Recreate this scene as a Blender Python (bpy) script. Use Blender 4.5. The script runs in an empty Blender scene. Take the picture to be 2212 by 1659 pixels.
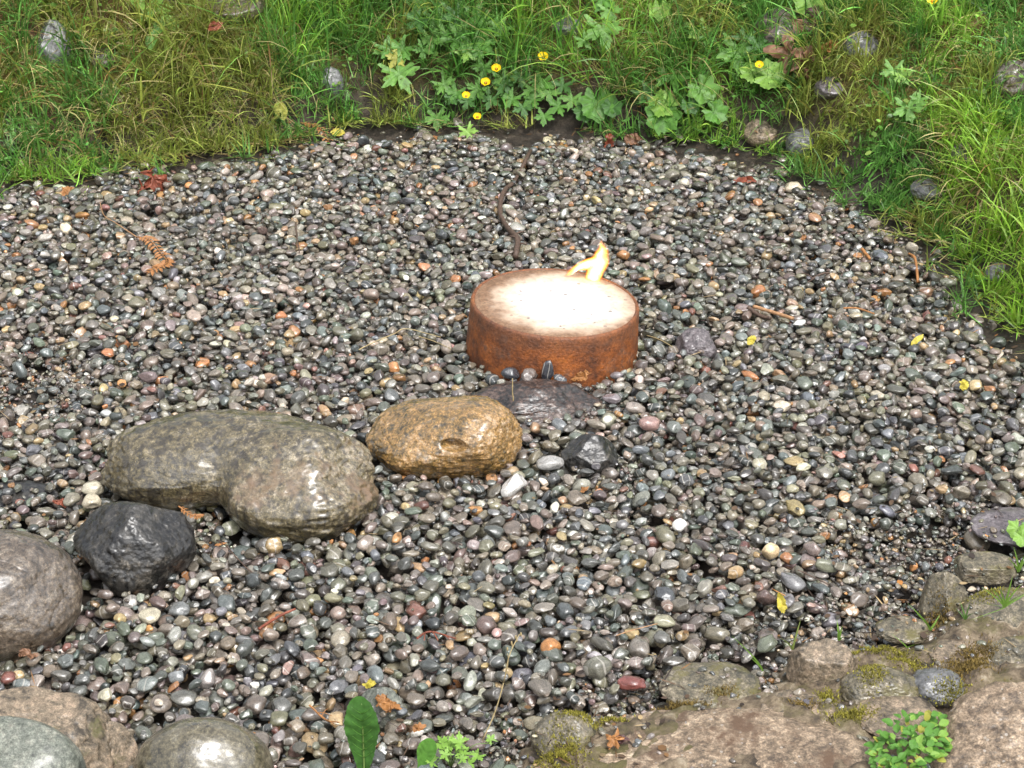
import bpy, bmesh, math, random
import numpy as np
from mathutils import Vector, Matrix, Euler

R = math.radians
random.seed(7)
rng = np.random.default_rng(7)
scene = bpy.context.scene
COL = scene.collection

# ------------------------------------------------------------------ camera, sky, sun, exposure
CAM_H, PITCH, FPX = 1.925, 27.2, 3950.0          # photograph measured on a 2212 x 1659 sheet
PW, PH = 2212.0, 1659.0
cam_data = bpy.data.cameras.new('camera')
cam_data.sensor_width = 36.0
cam_data.lens = 36.0 * FPX / PW
cam_data.clip_start, cam_data.clip_end = 0.05, 1200.0
cam = bpy.data.objects.new('camera', cam_data)
COL.objects.link(cam)
cam.location = (0, 0, CAM_H)
cam.rotation_euler = (R(90 - PITCH), 0, 0)
scene.camera = cam

SUN_EL, SUN_AZ = 62.0, 150.0                      # soft overcast glow, high behind the viewer to the right
world = bpy.data.worlds.new('World')
scene.world = world
world.use_nodes = True
wn, wl = world.node_tree.nodes, world.node_tree.links
wn.clear()
w_out = wn.new('ShaderNodeOutputWorld')
w_bg = wn.new('ShaderNodeBackground')
w_hs = wn.new('ShaderNodeHueSaturation')
w_sky = wn.new('ShaderNodeTexSky')
w_sky.sky_type = 'NISHITA'
w_sky.sun_disc = False
w_sky.sun_elevation = R(SUN_EL)
w_sky.sun_rotation = R(SUN_AZ)
w_sky.air_density, w_sky.dust_density, w_sky.ozone_density = 1.0, 4.0, 1.0
w_hs.inputs['Saturation'].default_value = 0.25
w_bg.inputs['Strength'].default_value = 0.15
wl.new(w_sky.outputs[0], w_hs.inputs['Color'])
wl.new(w_hs.outputs[0], w_bg.inputs[0])
wl.new(w_bg.outputs[0], w_out.inputs[0])
sun_data = bpy.data.lights.new('sun', 'SUN')
sun_data.energy, sun_data.angle, sun_data.color = 1.35, R(24), (1.0, 0.985, 0.965)
sun = bpy.data.objects.new('sun', sun_data)
COL.objects.link(sun)
sd = Vector((math.sin(R(SUN_AZ)) * math.cos(R(SUN_EL)), math.cos(R(SUN_AZ)) * math.cos(R(SUN_EL)), math.sin(R(SUN_EL))))
sun.rotation_euler = sd.to_track_quat('Z', 'Y').to_euler()
sun.location = (0, 0, 8)
scene.view_settings.view_transform = 'Standard'
scene.view_settings.look = 'None'
scene.view_settings.exposure = 0.95
scene.view_settings.gamma = 1.0
scene.view_settings.use_curve_mapping = False
scene.render.engine = 'CYCLES'
scene.cycles.use_denoising = True
scene.cycles.max_bounces = 6
scene.cycles.transparent_max_bounces = 56

# ------------------------------------------------------------------ measuring helpers
ST, CT = math.sin(R(PITCH)), math.cos(R(PITCH))


def ray(px, py):
    u, v = (px - PW / 2) / FPX, (PH / 2 - py) / FPX
    return np.array([u, CT + v * ST, -ST + v * CT])


def gp(px, py, z=0.0):
    d = ray(px, py)
    t = (z - CAM_H) / d[2]
    return np.array([d[0] * t, d[1] * t, z])


def mpp(p):                                        # metres per sheet pixel at a point
    return (p[1] * CT - (p[2] - CAM_H) * ST) / FPX


# ------------------------------------------------------------------ numpy noise
def _hash(ix, iy, iz, seed):
    h = (ix * 374761393 + iy * 668265263 + iz * 2147483647 + seed * 974634777) & 0xFFFFFFFF
    h = ((h ^ (h >> 13)) * 1274126177) & 0xFFFFFFFF
    h = ((h ^ (h >> 16)) * 2246822519) & 0xFFFFFFFF
    return ((h ^ (h >> 15)) & 0xFFFFFF) / float(0xFFFFFF)


def vnoise(P, seed=0):
    P = np.asarray(P, float)
    i = np.floor(P).astype(np.int64)
    f = P - i
    f = f * f * f * (f * (f * 6 - 15) + 10)
    out = 0
    for dx in (0, 1):
        for dy in (0, 1):
            for dz in (0, 1):
                w = (f[:, 0] if dx else 1 - f[:, 0]) * (f[:, 1] if dy else 1 - f[:, 1]) * (f[:, 2] if dz else 1 - f[:, 2])
                out = out + w * _hash(i[:, 0] + dx, i[:, 1] + dy, i[:, 2] + dz, seed)
    return out * 2 - 1


def fbm(P, octv=4, seed=0, gain=0.5):
    a, s, o = 1.0, 0, np.asarray(P, float)
    tot = 0
    for k in range(octv):
        s = s + a * vnoise(o + 17.3 * k, seed + k)
        tot += a
        a *= gain
        o = o * 2.03
    return s / tot


def fbm2(x, y, sc, octv=3, seed=0):
    P = np.stack([np.ravel(x) * sc, np.ravel(y) * sc, np.full(np.size(x), 0.37)], 1)
    return fbm(P, octv, seed).reshape(np.shape(x))


def sstep(a, b, x):
    t = np.clip((x - a) / (b - a), 0, 1)
    return t * t * (3 - 2 * t)


# ------------------------------------------------------------------ polygon distance
def poly_sd(poly, X, Y):
    """signed distance to a polygon, negative inside"""
    poly = np.asarray(poly, float)
    shp = np.shape(X)
    x, y = np.ravel(X), np.ravel(Y)
    d = np.full(x.shape, 1e9)
    ins = np.zeros(x.shape, bool)
    n = len(poly)
    for i in range(n):
        a, b = poly[i], poly[(i + 1) % n]
        e = b - a
        wx, wy = x - a[0], y - a[1]
        t = np.clip((wx * e[0] + wy * e[1]) / (e @ e), 0, 1)
        d = np.minimum(d, (wx - t * e[0]) ** 2 + (wy - t * e[1]) ** 2)
        c = ((a[1] > y) != (b[1] > y))
        with np.errstate(divide='ignore', invalid='ignore'):
            xi = (b[0] - a[0]) * (y - a[1]) / (b[1] - a[1] if b[1] != a[1] else 1e-9) + a[0]
        ins ^= c & (x < xi)
    d = np.sqrt(d)
    return np.where(ins, -d, d).reshape(shp)


FOOT_PX = [(-500, 430), (0, 385), (130, 372), (250, 345), (420, 318), (600, 302), (690, 282), (760, 258), (900, 262), (1060, 268), (1220, 272),
           (1400, 288), (1560, 305), (1690, 335), (1780, 385), (1890, 425), (2010, 490), (2085, 555), (2155, 635), (2235, 715), (2340, 800), (2460, 960)]
GRAVEL = [gp(x, y)[:2] for x, y in FOOT_PX + [(2500, 1250), (2450, 1850), (-450, 1850), (-700, 1000)]]


MUDC = [gp(10, 850)[:2], gp(70, 838)[:2]]


def ground_z(x, y):
    x, y = np.asarray(x, float), np.asarray(y, float)
    d = poly_sd(GRAVEL, x, y)
    back = sstep(2.7, 3.7, y)
    up = np.clip(d, 0, None)
    bank = 0.92 * (1 - np.exp(-up / 0.95)) * 1.0 + 0.05 * sstep(0, 0.16, up)
    side = 0.03 * sstep(0, 0.3, up)
    bump = fbm2(x, y, 3.4, 3, 5) * 0.17 * sstep(0.02, 0.35, up) * back * (1 - sstep(3.0, 9.0, up))
    floor_ = -0.052 + 0.006 * fbm2(x, y, 2.0, 2, 9) + 0.034 * sstep(-0.16, -0.01, d) * back
    for (mx_, my_) in MUDC:
        floor_ = floor_ + 0.012 * np.exp(-((x - mx_) ** 2 + (y - my_) ** 2) / 0.018)
    return np.where(d <= 0, floor_, floor_ * (1 - sstep(0, 0.06, up)) + bank * back + side * (1 - back) + bump)


def gz(x, y):
    return float(ground_z(np.array([x]), np.array([y]))[0])


def gb(px, py):
    """where the sight line through a sheet pixel meets the ground or the bank"""
    d = ray(px, py)
    ts = np.linspace(2.2, 9.5, 500)
    X, Y, Z = d[0] * ts, d[1] * ts, CAM_H + d[2] * ts
    G = np.maximum(ground_z(X, Y), np.where(poly_sd(GRAVEL, X, Y) < 0, 0.0, -9))
    k = int(np.argmax(Z < G))
    if Z[k] >= G[k]:
        k = len(ts) - 1
    return np.array([X[k], Y[k], G[k]])


# ------------------------------------------------------------------ object helpers
def link(o, parent=None):
    COL.objects.link(o)
    if parent is not None:
        o.parent = parent
    return o


def tag(o, label=None, cat=None, group=None, kind=None):
    if label: o['label'] = label
    if cat: o['category'] = cat
    if group: o['group'] = group
    if kind: o['kind'] = kind
    return o


def empty(name, loc, label=None, cat=None, group=None):
    o = bpy.data.objects.new(name, None)
    o.empty_display_size = 0.05
    o.location = loc
    link(o)
    return tag(o, label, cat, group)


def mesh_np(name, V, F, smooth=True):
    """V (n,3), F (m,k) with one k for the whole mesh"""
    V, F = np.asarray(V, np.float32), np.asarray(F, np.int32)
    me = bpy.data.meshes.new(name)
    me.vertices.add(len(V))
    me.vertices.foreach_set('co', V.ravel())
    k = F.shape[1]
    me.loops.add(F.size)
    me.loops.foreach_set('vertex_index', F.ravel())
    me.polygons.add(len(F))
    me.polygons.foreach_set('loop_start', np.arange(0, F.size, k, dtype=np.int32))
    me.polygons.foreach_set('loop_total', np.full(len(F), k, np.int32))
    if smooth:
        me.polygons.foreach_set('use_smooth', np.ones(len(F), bool))
    me.update()
    me.validate()
    return me


def obj(name, me, m, parent=None, loc=None):
    o = bpy.data.objects.new(name, me)
    if m is not None and not me.materials:
        me.materials.append(m)
    if loc is not None:
        o.location = loc
    return link(o, parent)


def col_attr(me, C, name='col'):
    a = me.color_attributes.new(name, 'FLOAT_COLOR', 'POINT')
    C = np.asarray(C, np.float32)
    if C.shape[1] == 3:
        C = np.concatenate([C, np.ones((len(C), 1), np.float32)], 1)
    a.data.foreach_set('color', C.ravel())


def tube(pts, radii, n=7, seed=None, rough=0.0):
    P = np.asarray(pts, float)
    m = len(P)
    rad = np.broadcast_to(np.asarray(radii, float), (m,)) if np.ndim(radii) else np.full(m, radii)
    T = np.gradient(P, axis=0)
    T /= np.linalg.norm(T, axis=1)[:, None] + 1e-12
    ref = np.array([0, 0, 1.0]) if abs(T[0][2]) < 0.9 else np.array([1.0, 0, 0])
    V = []
    for i in range(m):
        u = np.cross(T[i], ref); u /= np.linalg.norm(u) + 1e-12
        w = np.cross(u, T[i])
        for k in range(n):
            a = 2 * math.pi * k / n
            rr = rad[i] * (1 + (rough * (_hash(i, k, 3, seed or 0) - 0.5) if rough else 0))
            V.append(P[i] + rr * (math.cos(a) * u + math.sin(a) * w))
    F = [(i * n + k, i * n + (k + 1) % n, (i + 1) * n + (k + 1) % n, (i + 1) * n + k) for i in range(m - 1) for k in range(n)]
    V.append(P[0]); V.append(P[-1])
    c0, c1 = m * n, m * n + 1
    for k in range(n):
        F.append((c0, (k + 1) % n, k, k))
        F.append((c1, (m - 1) * n + k, (m - 1) * n + (k + 1) % n, (m - 1) * n + (k + 1) % n))
    me = bpy.data.meshes.new('tube')
    me.from_pydata([tuple(v) for v in V], [], [tuple(dict.fromkeys(f)) for f in F])
    me.polygons.foreach_set('use_smooth', np.ones(len(me.polygons), bool))
    return me


def smooth_path(pts, n=14):
    P = np.asarray(pts, float)
    t = np.linspace(0, 1, len(P))
    q = np.linspace(0, 1, n)
    if len(P) < 3:
        return np.stack([np.interp(q, t, P[:, k]) for k in range(3)], 1)
    out = []
    Pe = np.vstack([2 * P[0] - P[1], P, 2 * P[-1] - P[-2]])
    for s in q:
        u = s * (len(P) - 1)
        i = min(int(u), len(P) - 2)
        f = u - i
        a, b, c, d = Pe[i], Pe[i + 1], Pe[i + 2], Pe[i + 3]
        out.append(0.5 * ((2 * b) + (-a + c) * f + (2 * a - 5 * b + 4 * c - d) * f * f + (-a + 3 * b - 3 * c + d) * f ** 3))
    return np.array(out)


# ------------------------------------------------------------------ materials
class NT:
    def __init__(self, name):
        self.m = bpy.data.materials.new(name)
        self.m.use_nodes = True
        self.t = self.m.node_tree
        self.t.nodes.clear()
        self.out = self.t.nodes.new('ShaderNodeOutputMaterial')

    def n(self, kind, **kw):
        nd = self.t.nodes.new('ShaderNode' + kind)
        for k, v in kw.items():
            setattr(nd, k, v)
        return nd

    def l(self, a, b):
        self.t.links.new(a, b)

    def val(self, sock, v):
        if hasattr(v, 'is_output') or isinstance(v, bpy.types.NodeSocket):
            self.l(v, sock)
        else:
            if isinstance(v, tuple) and len(v) == 3 and sock.type == 'RGBA':
                v = (*v, 1)
            sock.default_value = v

    def math(self, op, a, b=0.0, clamp=False):
        nd = self.n('Math', operation=op)
        nd.use_clamp = clamp
        self.val(nd.inputs[0], a); self.val(nd.inputs[1], b)
        return nd.outputs[0]

    def mix(self, fac, a, b, blend='MIX'):
        nd = self.n('Mix', data_type='RGBA', blend_type=blend)
        self.val(nd.inputs[0], fac); self.val(nd.inputs[6], a); self.val(nd.inputs[7], b)
        return nd.outputs[2]

    def noise(self, vec, scale, detail=4.0, rough=0.55, dist=0.0):
        nd = self.n('TexNoise')
        if vec is not None:
            self.l(vec, nd.inputs['Vector'])
        nd.inputs['Scale'].default_value = scale
        nd.inputs['Detail'].default_value = detail
        nd.inputs['Roughness'].default_value = rough
        nd.inputs['Distortion'].default_value = dist
        return nd.outputs[0]

    def ramp(self, fac, stops, interp='LINEAR'):
        nd = self.n('ValToRGB')
        cr = nd.color_ramp
        cr.interpolation = interp
        while len(cr.elements) < len(stops):
            cr.elements.new(0.5)
        for e, (p, c) in zip(cr.elements, stops):
            e.position = p
            e.color = (*c, 1) if isinstance(c, tuple) else (c, c, c, 1)
        self.l(fac, nd.inputs[0])
        return nd.outputs[0]

    def rng(self, v, a, b, c, d):
        nd = self.n('MapRange')
        self.val(nd.inputs[0], v)
        for i, q in enumerate((a, b, c, d)):
            nd.inputs[i + 1].default_value = q
        return nd.outputs[0]

    def coords(self, which='Object', scale=None):
        tc = self.n('TexCoord')
        v = tc.outputs[which]
        if scale is not None:
            mp = self.n('Mapping')
            self.l(v, mp.inputs[0])
            mp.inputs['Scale'].default_value = scale
            v = mp.outputs[0]
        return v

    def bump(self, height, strength=0.3, dist=0.01):
        nd = self.n('Bump')
        self.l(height, nd.inputs['Height'])
        nd.inputs['Strength'].default_value = strength
        nd.inputs['Distance'].default_value = dist
        return nd.outputs[0]

    def principled(self, color, rough, normal=None, **kw):
        nd = self.n('BsdfPrincipled')
        self.val(nd.inputs['Base Color'], color)
        self.val(nd.inputs['Roughness'], rough)
        if normal is not None:
            self.l(normal, nd.inputs['Normal'])
        for k, v in kw.items():
            self.val(nd.inputs[k], v)
        return nd.outputs[0]

    def finish(self, shader):
        self.l(shader, self.out.inputs['Surface'])
        return self.m


def stone_mat(name, cols, scale=14.0, rough=(0.2, 0.5), bump=0.5, bump_d=0.004, streak=None, speck=None, moss=None, coat=0.35, grain=160.0, gc=0.7, crough=0.17):
    """wet natural stone: mottled mineral colours, optional run-off streaks, speckles and moss"""
    t = NT(name)
    v = t.coords()
    big = t.noise(v, scale * 0.5, 5, 0.6, 0.4)
    mid = t.noise(v, scale * 4.2, 7, 0.72, 0.3)
    fine = t.noise(v, grain, 3, 0.6)
    f = t.math('ADD', t.math('MULTIPLY', big, 0.38), t.math('MULTIPLY', mid, 0.62))
    n = len(cols)
    c = t.ramp(f, [(0.40 + 0.21 * i / (n - 1), cols[i]) for i in range(n)])
    c = t.mix(1.0, c, t.ramp(fine, [(0.3, 1 - 0.55 * gc), (0.52, 1.0), (0.72, 1 + 0.65 * gc)]), 'MULTIPLY')
    c = t.mix(1.0, c, t.ramp(t.noise(v, grain * 2.6, 2, 0.6), [(0.32, 1 - 0.5 * gc), (0.5, 1.0), (0.68, 1 + 0.5 * gc)]), 'MULTIPLY')
    if streak:
        sv = t.coords('Object', (1.0, 1.0, 0.07))
        s = t.noise(sv, 62.0, 5, 0.65)
        geo = t.n('NewGeometry')
        c = t.mix(t.math('MULTIPLY', t.ramp(s, [(0.50, 0.0), (0.60, 1.0)]), streak[1]), c, streak[0])
    if speck:
        sp = t.n('TexVoronoi')
        t.l(v, sp.inputs['Vector'])
        sp.inputs['Scale'].default_value = speck[2]
        c = t.mix(t.math('MULTIPLY', t.math('LESS_THAN', sp.outputs['Distance'], speck[3]), speck[1]), c, speck[0])
    if moss:
        mm = t.noise(v, moss[2], 6, 0.7)
        nz = t.n('NewGeometry')
        sx = t.n('SeparateXYZ')
        t.l(nz.outputs['Normal'], sx.inputs[0])
        mf = t.math('MULTIPLY', t.ramp(mm, [(moss[1], 0.0), (moss[1] + 0.10, 1.0)]), t.rng(sx.outputs[2], 0.1, 0.6, 0.2, 1.0))
        c = t.mix(mf, c, moss[0])
    rr = t.rng(t.noise(v, scale * 1.6, 5, 0.65), 0.35, 0.65, rough[0] * 0.8, rough[1])
    h = t.math('ADD', t.math('MULTIPLY', mid, 0.55), t.math('MULTIPLY', fine, 0.30))
    return t.finish(t.principled(c, rr, t.bump(h, bump * 0.7, bump_d), **{'Coat Weight': coat, 'Coat Roughness': t.rng(t.noise(v, scale * 2.2, 4, 0.6), 0.38, 0.62, crough * 0.45, crough * 1.5), 'Coat IOR': 1.6}))


# pebbles: the colour comes from each stone, mineral grain and veins from its own space
t = NT('wet_pebble')
at = t.n('Attribute', attribute_type='INSTANCER', attribute_name='col')
oi = t.n('ObjectInfo')
tc = t.n('TexCoord')
off = t.n('VectorMath', operation='ADD')
cmb = t.n('CombineXYZ')
at2 = t.n('Attribute', attribute_type='INSTANCER', attribute_name='rnd')
rnd = at2.outputs['Fac']
t.l(t.math('MULTIPLY', rnd, 91.0), cmb.inputs[0]); t.l(t.math('MULTIPLY', rnd, 37.0), cmb.inputs[1])
t.l(tc.outputs['Object'], off.inputs[0]); t.l(cmb.outputs[0], off.inputs[1])
pv = off.outputs[0]
n1 = t.noise(pv, 1.3, 5, 0.65, 0.5)
n2 = t.noise(pv, 9.0, 4, 0.7)
base = t.mix(1.0, at.outputs['Color'], t.ramp(n1, [(0.28, 0.62), (0.5, 1.0), (0.75, 1.5)]), 'MULTIPLY')
base = t.mix(1.0, base, t.ramp(n2, [(0.3, 0.62), (0.52, 1.0), (0.72, 1.55)]), 'MULTIPLY')
wv = t.n('TexWave')
t.l(pv, wv.inputs['Vector'])
wv.inputs['Scale'].default_value = 0.33; wv.inputs['Distortion'].default_value = 5.0; wv.inputs['Detail'].default_value = 3.0; wv.inputs['Detail Scale'].default_value = 0.7
vein = t.math('MULTIPLY', t.math('GREATER_THAN', wv.outputs['Fac'], 0.95), t.math('GREATER_THAN', t.math('FRACT', t.math('MULTIPLY', rnd, 7.31)), 0.80))
base = t.mix(t.math('MULTIPLY', vein, 0.5), base, (0.45, 0.42, 0.37))
prough = t.math('ADD', t.rng(n1, 0.3, 0.7, 0.06, 0.15), t.math('MULTIPLY', t.math('FRACT', t.math('MULTIPLY', rnd, 3.17)), 0.14))
M_PEB = t.finish(t.principled(base, prough, t.bump(t.math('ADD', t.math('MULTIPLY', n2, 0.5), n1), 0.16, 0.25), **{'Specular IOR Level': 0.5, 'Coat Weight': 0.8, 'Coat Roughness': 0.11}))

M_BIG = stone_mat('grey_olive_stone', [(0.022, 0.017, 0.009), (0.092, 0.073, 0.034), (0.155, 0.124, 0.067), (0.30, 0.255, 0.18)], 14, (0.26, 0.55), 1.2, 0.008, streak=((0.026, 0.020, 0.013), 0.85), moss=((0.16, 0.098, 0.050), 0.56, 5.0), coat=0.9, gc=1.0, crough=0.2)
M_TAN = stone_mat('golden_granite', [(0.045, 0.033, 0.016), (0.19, 0.115, 0.034), (0.34, 0.19, 0.065), (0.46, 0.33, 0.19)], 17, (0.25, 0.5), 0.8, 0.005, streak=((0.06, 0.042, 0.022), 0.4), speck=((0.030, 0.025, 0.017), 0.6, 90.0, 0.16), coat=0.9, grain=220, gc=0.9, crough=0.22)
M_BLK = stone_mat('black_stone', [(0.004, 0.004, 0.005), (0.010, 0.010, 0.010), (0.026, 0.024, 0.021), (0.12, 0.105, 0.085)], 10, (0.28, 0.5), 1.1, 0.007, streak=((0.06, 0.055, 0.048), 0.6), coat=0.4, gc=0.9, crough=0.18)
M_BRN = stone_mat('brown_grey_stone', [(0.022, 0.016, 0.010), (0.070, 0.051, 0.034), (0.115, 0.087, 0.060), (0.20, 0.165, 0.125)], 14, (0.24, 0.5), 1.0, 0.006, coat=1.0, gc=1.0, crough=0.3)
M_DRK = stone_mat('dark_red_grey_stone', [(0.010, 0.009, 0.009), (0.030, 0.025, 0.023), (0.075, 0.048, 0.038), (0.16, 0.12, 0.10)], 20, (0.25, 0.55), 1.0, 0.006, coat=0.35)
M_PUR = stone_mat('purple_grey_stone', [(0.045, 0.038, 0.040), (0.09, 0.076, 0.080), (0.135, 0.115, 0.118), (0.21, 0.19, 0.195)], 26, (0.3, 0.6), 0.9, 0.005, coat=0.5, gc=0.4)
M_GRN = stone_mat('grey_green_stone', [(0.05, 0.055, 0.045), (0.12, 0.13, 0.105), (0.18, 0.185, 0.15), (0.27, 0.26, 0.21)], 10, (0.3, 0.6), 0.6, 0.004, coat=0.25)
M_OLV = stone_mat('olive_brown_stone', [(0.028, 0.024, 0.014), (0.085, 0.072, 0.042), (0.13, 0.112, 0.070), (0.26, 0.24, 0.18)], 10, (0.22, 0.45), 0.8, 0.005, coat=1.0, gc=0.9, crough=0.24)
M_CRK = stone_mat('tan_cracked_stone', [(0.05, 0.04, 0.028), (0.16, 0.125, 0.085), (0.25, 0.19, 0.13), (0.33, 0.24, 0.17)], 12, (0.35, 0.65), 1.0, 0.006, moss=((0.10, 0.09, 0.035), 0.56, 16.0), coat=0.15)
M_SLAB = stone_mat('pinkish_granite_slab', [(0.085, 0.060, 0.040), (0.19, 0.138, 0.090), (0.29, 0.215, 0.145), (0.43, 0.34, 0.24)], 11, (0.45, 0.75), 1.2, 0.009, speck=((0.40, 0.36, 0.31), 0.6, 55.0, 0.14), moss=((0.10, 0.058, 0.032), 0.53, 9.0), coat=0.15, grain=130, gc=0.8)
M_MOS = stone_mat('mossy_stone', [(0.045, 0.040, 0.028), (0.11, 0.095, 0.062), (0.18, 0.15, 0.10), (0.30, 0.26, 0.20)], 14, (0.35, 0.7), 1.1, 0.007, moss=((0.11, 0.095, 0.028), 0.52, 18.0), coat=0.35, gc=0.8)
M_GRY = stone_mat('blue_grey_stone', [(0.05, 0.05, 0.05), (0.10, 0.10, 0.10), (0.15, 0.15, 0.15), (0.23, 0.23, 0.235)], 16, (0.3, 0.55), 0.5, 0.004, coat=0.3, gc=0.3, crough=0.35)
M_RED = stone_mat('rust_mottled_stone', [(0.040, 0.036, 0.035), (0.085, 0.07, 0.066), (0.15, 0.095, 0.085), (0.24, 0.20, 0.19)], 14, (0.3, 0.6), 0.8, 0.005, coat=0.4, gc=0.4)

t = NT('mortar')
v = t.coords()
c = t.ramp(t.noise(v, 26, 7, 0.68), [(0.36, (0.035, 0.026, 0.018)), (0.47, (0.12, 0.088, 0.055)), (0.57, (0.22, 0.17, 0.11)), (0.68, (0.40, 0.34, 0.25))])
c = t.mix(t.ramp(t.noise(v, 7, 5, 0.7), [(0.50, 0.0), (0.62, 1.0)]), c, (0.10, 0.085, 0.03))
M_MORTAR = t.finish(t.principled(c, 0.75, t.bump(t.noise(v, 70, 5, 0.7), 1.0, 0.008)))

# soil and bank: wet dark earth, brown litter, moss
t = NT('wet_soil')
v = t.coords()
at = t.n('Attribute', attribute_name='bank')
s = t.ramp(t.noise(v, 22, 8, 0.7), [(0.32, (0.014, 0.011, 0.008)), (0.47, (0.045, 0.035, 0.026)), (0.60, (0.10, 0.078, 0.058)), (0.72, (0.18, 0.145, 0.11))])
mo = t.ramp(t.noise(v, 60, 6, 0.7), [(0.3, (0.05, 0.042, 0.012)), (0.5, (0.19, 0.155, 0.03)), (0.7, (0.34, 0.27, 0.055))])
br = t.ramp(t.noise(v, 80, 5, 0.7), [(0.3, (0.04, 0.022, 0.010)), (0.6, (0.19, 0.10, 0.040))])
mo = t.mix(t.ramp(t.noise(v, 6.0, 4, 0.6), [(0.52, 0.0), (0.60, 1.0)]), mo, br)
mf = t.math('MULTIPLY', at.outputs['Fac'], t.ramp(t.noise(v, 7.5, 5, 0.65), [(0.34, 0.0), (0.46, 1.0)]))
c = t.mix(mf, s, mo)
M_SOIL = t.finish(t.principled(c, 0.6, t.bump(t.noise(v, 90, 6, 0.75), 1.0, 0.02)))

# rusted drum
t = NT('rusted_steel')
v = t.coords()
c = t.ramp(t.noise(v, 17, 7, 0.68), [(0.32, (0.055, 0.020, 0.010)), (0.46, (0.165, 0.050, 0.014)), (0.58, (0.27, 0.080, 0.016)), (0.70, (0.36, 0.125, 0.025))])
pt = t.ramp(t.noise(v, 9, 6, 0.7), [(0.55, 0.0), (0.66, 1.0)])
c = t.mix(t.math('MULTIPLY', pt, 0.7), c, (0.085, 0.062, 0.052))
sx = t.n('SeparateXYZ'); t.l(v, sx.inputs[0])
band = t.math('ADD', sx.outputs[2], t.math('MULTIPLY', t.noise(v, 22, 4, 0.6), 0.035))
c = t.mix(t.rng(band, 0.020, 0.050, 0.75, 0.0), c, (0.050, 0.022, 0.014))       # crust of dark scale round the foot
c = t.mix(t.rng(band, 0.118, 0.142, 0.0, 0.55), c, (0.105, 0.048, 0.028))
c = t.mix(1.0, c, t.ramp(t.noise(v, 150, 3, 0.6), [(0.3, 0.68), (0.5, 1.0), (0.7, 1.3)]), 'MULTIPLY')
c = t.mix(1.0, c, (1.25, 1.25, 1.2), 'MULTIPLY')
M_RUST = t.finish(t.principled(c, t.rng(t.noise(v, 40, 3), 0.3, 0.7, 0.4, 0.7), t.bump(t.noise(v, 120, 5, 0.7), 0.9, 0.004)))
# top plate: rust with a baked white ash crust of irregular outline
t = NT('ash_crusted_plate')
v = t.coords()
mp = t.n('Mapping'); t.l(v, mp.inputs[0])
mp.inputs['Location'].default_value = (-0.019, 0.002, 0)
ln = t.n('VectorMath', operation='LENGTH')
flat = t.n('VectorMath', operation='MULTIPLY'); flat.inputs[1].default_value = (1, 1, 0)
t.l(mp.outputs[0], flat.inputs[0]); t.l(flat.outputs[0], ln.inputs[0])
sx = t.n('SeparateXYZ'); t.l(v, sx.inputs[0])
wob = t.math('MULTIPLY', t.math('SUBTRACT', t.noise(v, 17, 5, 0.62), 0.5), 0.085)
wob2 = t.math('MULTIPLY', t.math('SUBTRACT', t.noise(v, 70, 3, 0.6), 0.5), 0.016)
dist = t.math('ADD', t.math('ADD', ln.outputs['Value'], wob), wob2)
ash = t.rng(dist, 0.140, 0.172, 1.0, 0.0)
rust = t.ramp(t.noise(v, 24, 6, 0.65), [(0.3, (0.12, 0.062, 0.032)), (0.5, (0.20, 0.112, 0.062)), (0.7, (0.28, 0.18, 0.11))])
rust = t.mix(1.0, rust, t.ramp(t.noise(v, 170, 3, 0.6), [(0.3, 0.6), (0.5, 1.0), (0.7, 1.35)]), 'MULTIPLY')
halo = t.rng(dist, 0.150, 0.186, 0.55, 0.0)
rust = t.mix(halo, rust, (0.58, 0.42, 0.30))
vo = t.n('TexVoronoi'); t.l(v, vo.inputs['Vector']); vo.inputs['Scale'].default_value = 42
spk = t.math('MULTIPLY', t.math('LESS_THAN', vo.outputs['Distance'], 0.19), t.math('GREATER_THAN', t.noise(v, 21, 2), 0.54))
cream = t.mix(t.rng(dist, 0.075, 0.150, 0.0, 1.0), (0.66, 0.64, 0.60), (0.52, 0.42, 0.32))
cream = t.mix(1.0, cream, t.ramp(t.noise(v, 48, 5, 0.65), [(0.32, 0.66), (0.5, 1.0)]), 'MULTIPLY')
ashc = t.mix(t.math('MULTIPLY', spk, 0.8), cream, (0.16, 0.13, 0.12))
M_PLATE = t.finish(t.principled(t.mix(ash, rust, ashc), t.rng(ash, 0, 1, 0.5, 0.9), t.bump(t.noise(v, 90, 5, 0.7), 0.5, 0.003)))


def flame_mat(name, col, strength, clear):
    t = NT(name)
    e = t.n('Emission')
    e.inputs[0].default_value = (*col, 1); e.inputs[1].default_value = strength
    tr = t.n('BsdfTransparent')
    mx = t.n('MixShader'); mx.inputs[0].default_value = clear
    t.l(e.outputs[0], mx.inputs[1]); t.l(tr.outputs[0], mx.inputs[2])
    return t.finish(mx.outputs[0])


FLAME_LAYERS = [(1.00, (1.0, 0.26, 0.03), 1.0, 0.92), (0.93, (1.0, 0.36, 0.05), 1.5, 0.90), (0.86, (1.0, 0.48, 0.08), 2.2, 0.88), (0.78, (1.0, 0.60, 0.16), 2.8, 0.88), (0.69, (1.0, 0.70, 0.28), 3.4, 0.88), (0.58, (1.0, 0.80, 0.42), 4.0, 0.88), (0.46, (1.0, 0.80, 0.45), 4.0, 0.86), (0.33, (1.0, 0.90, 0.65), 5.0, 0.84)]
M_FLAME = [flame_mat('flame_layer', c_, e_ * 1.1, t_) for (k_, c_, e_, t_) in FLAME_LAYERS]


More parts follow.
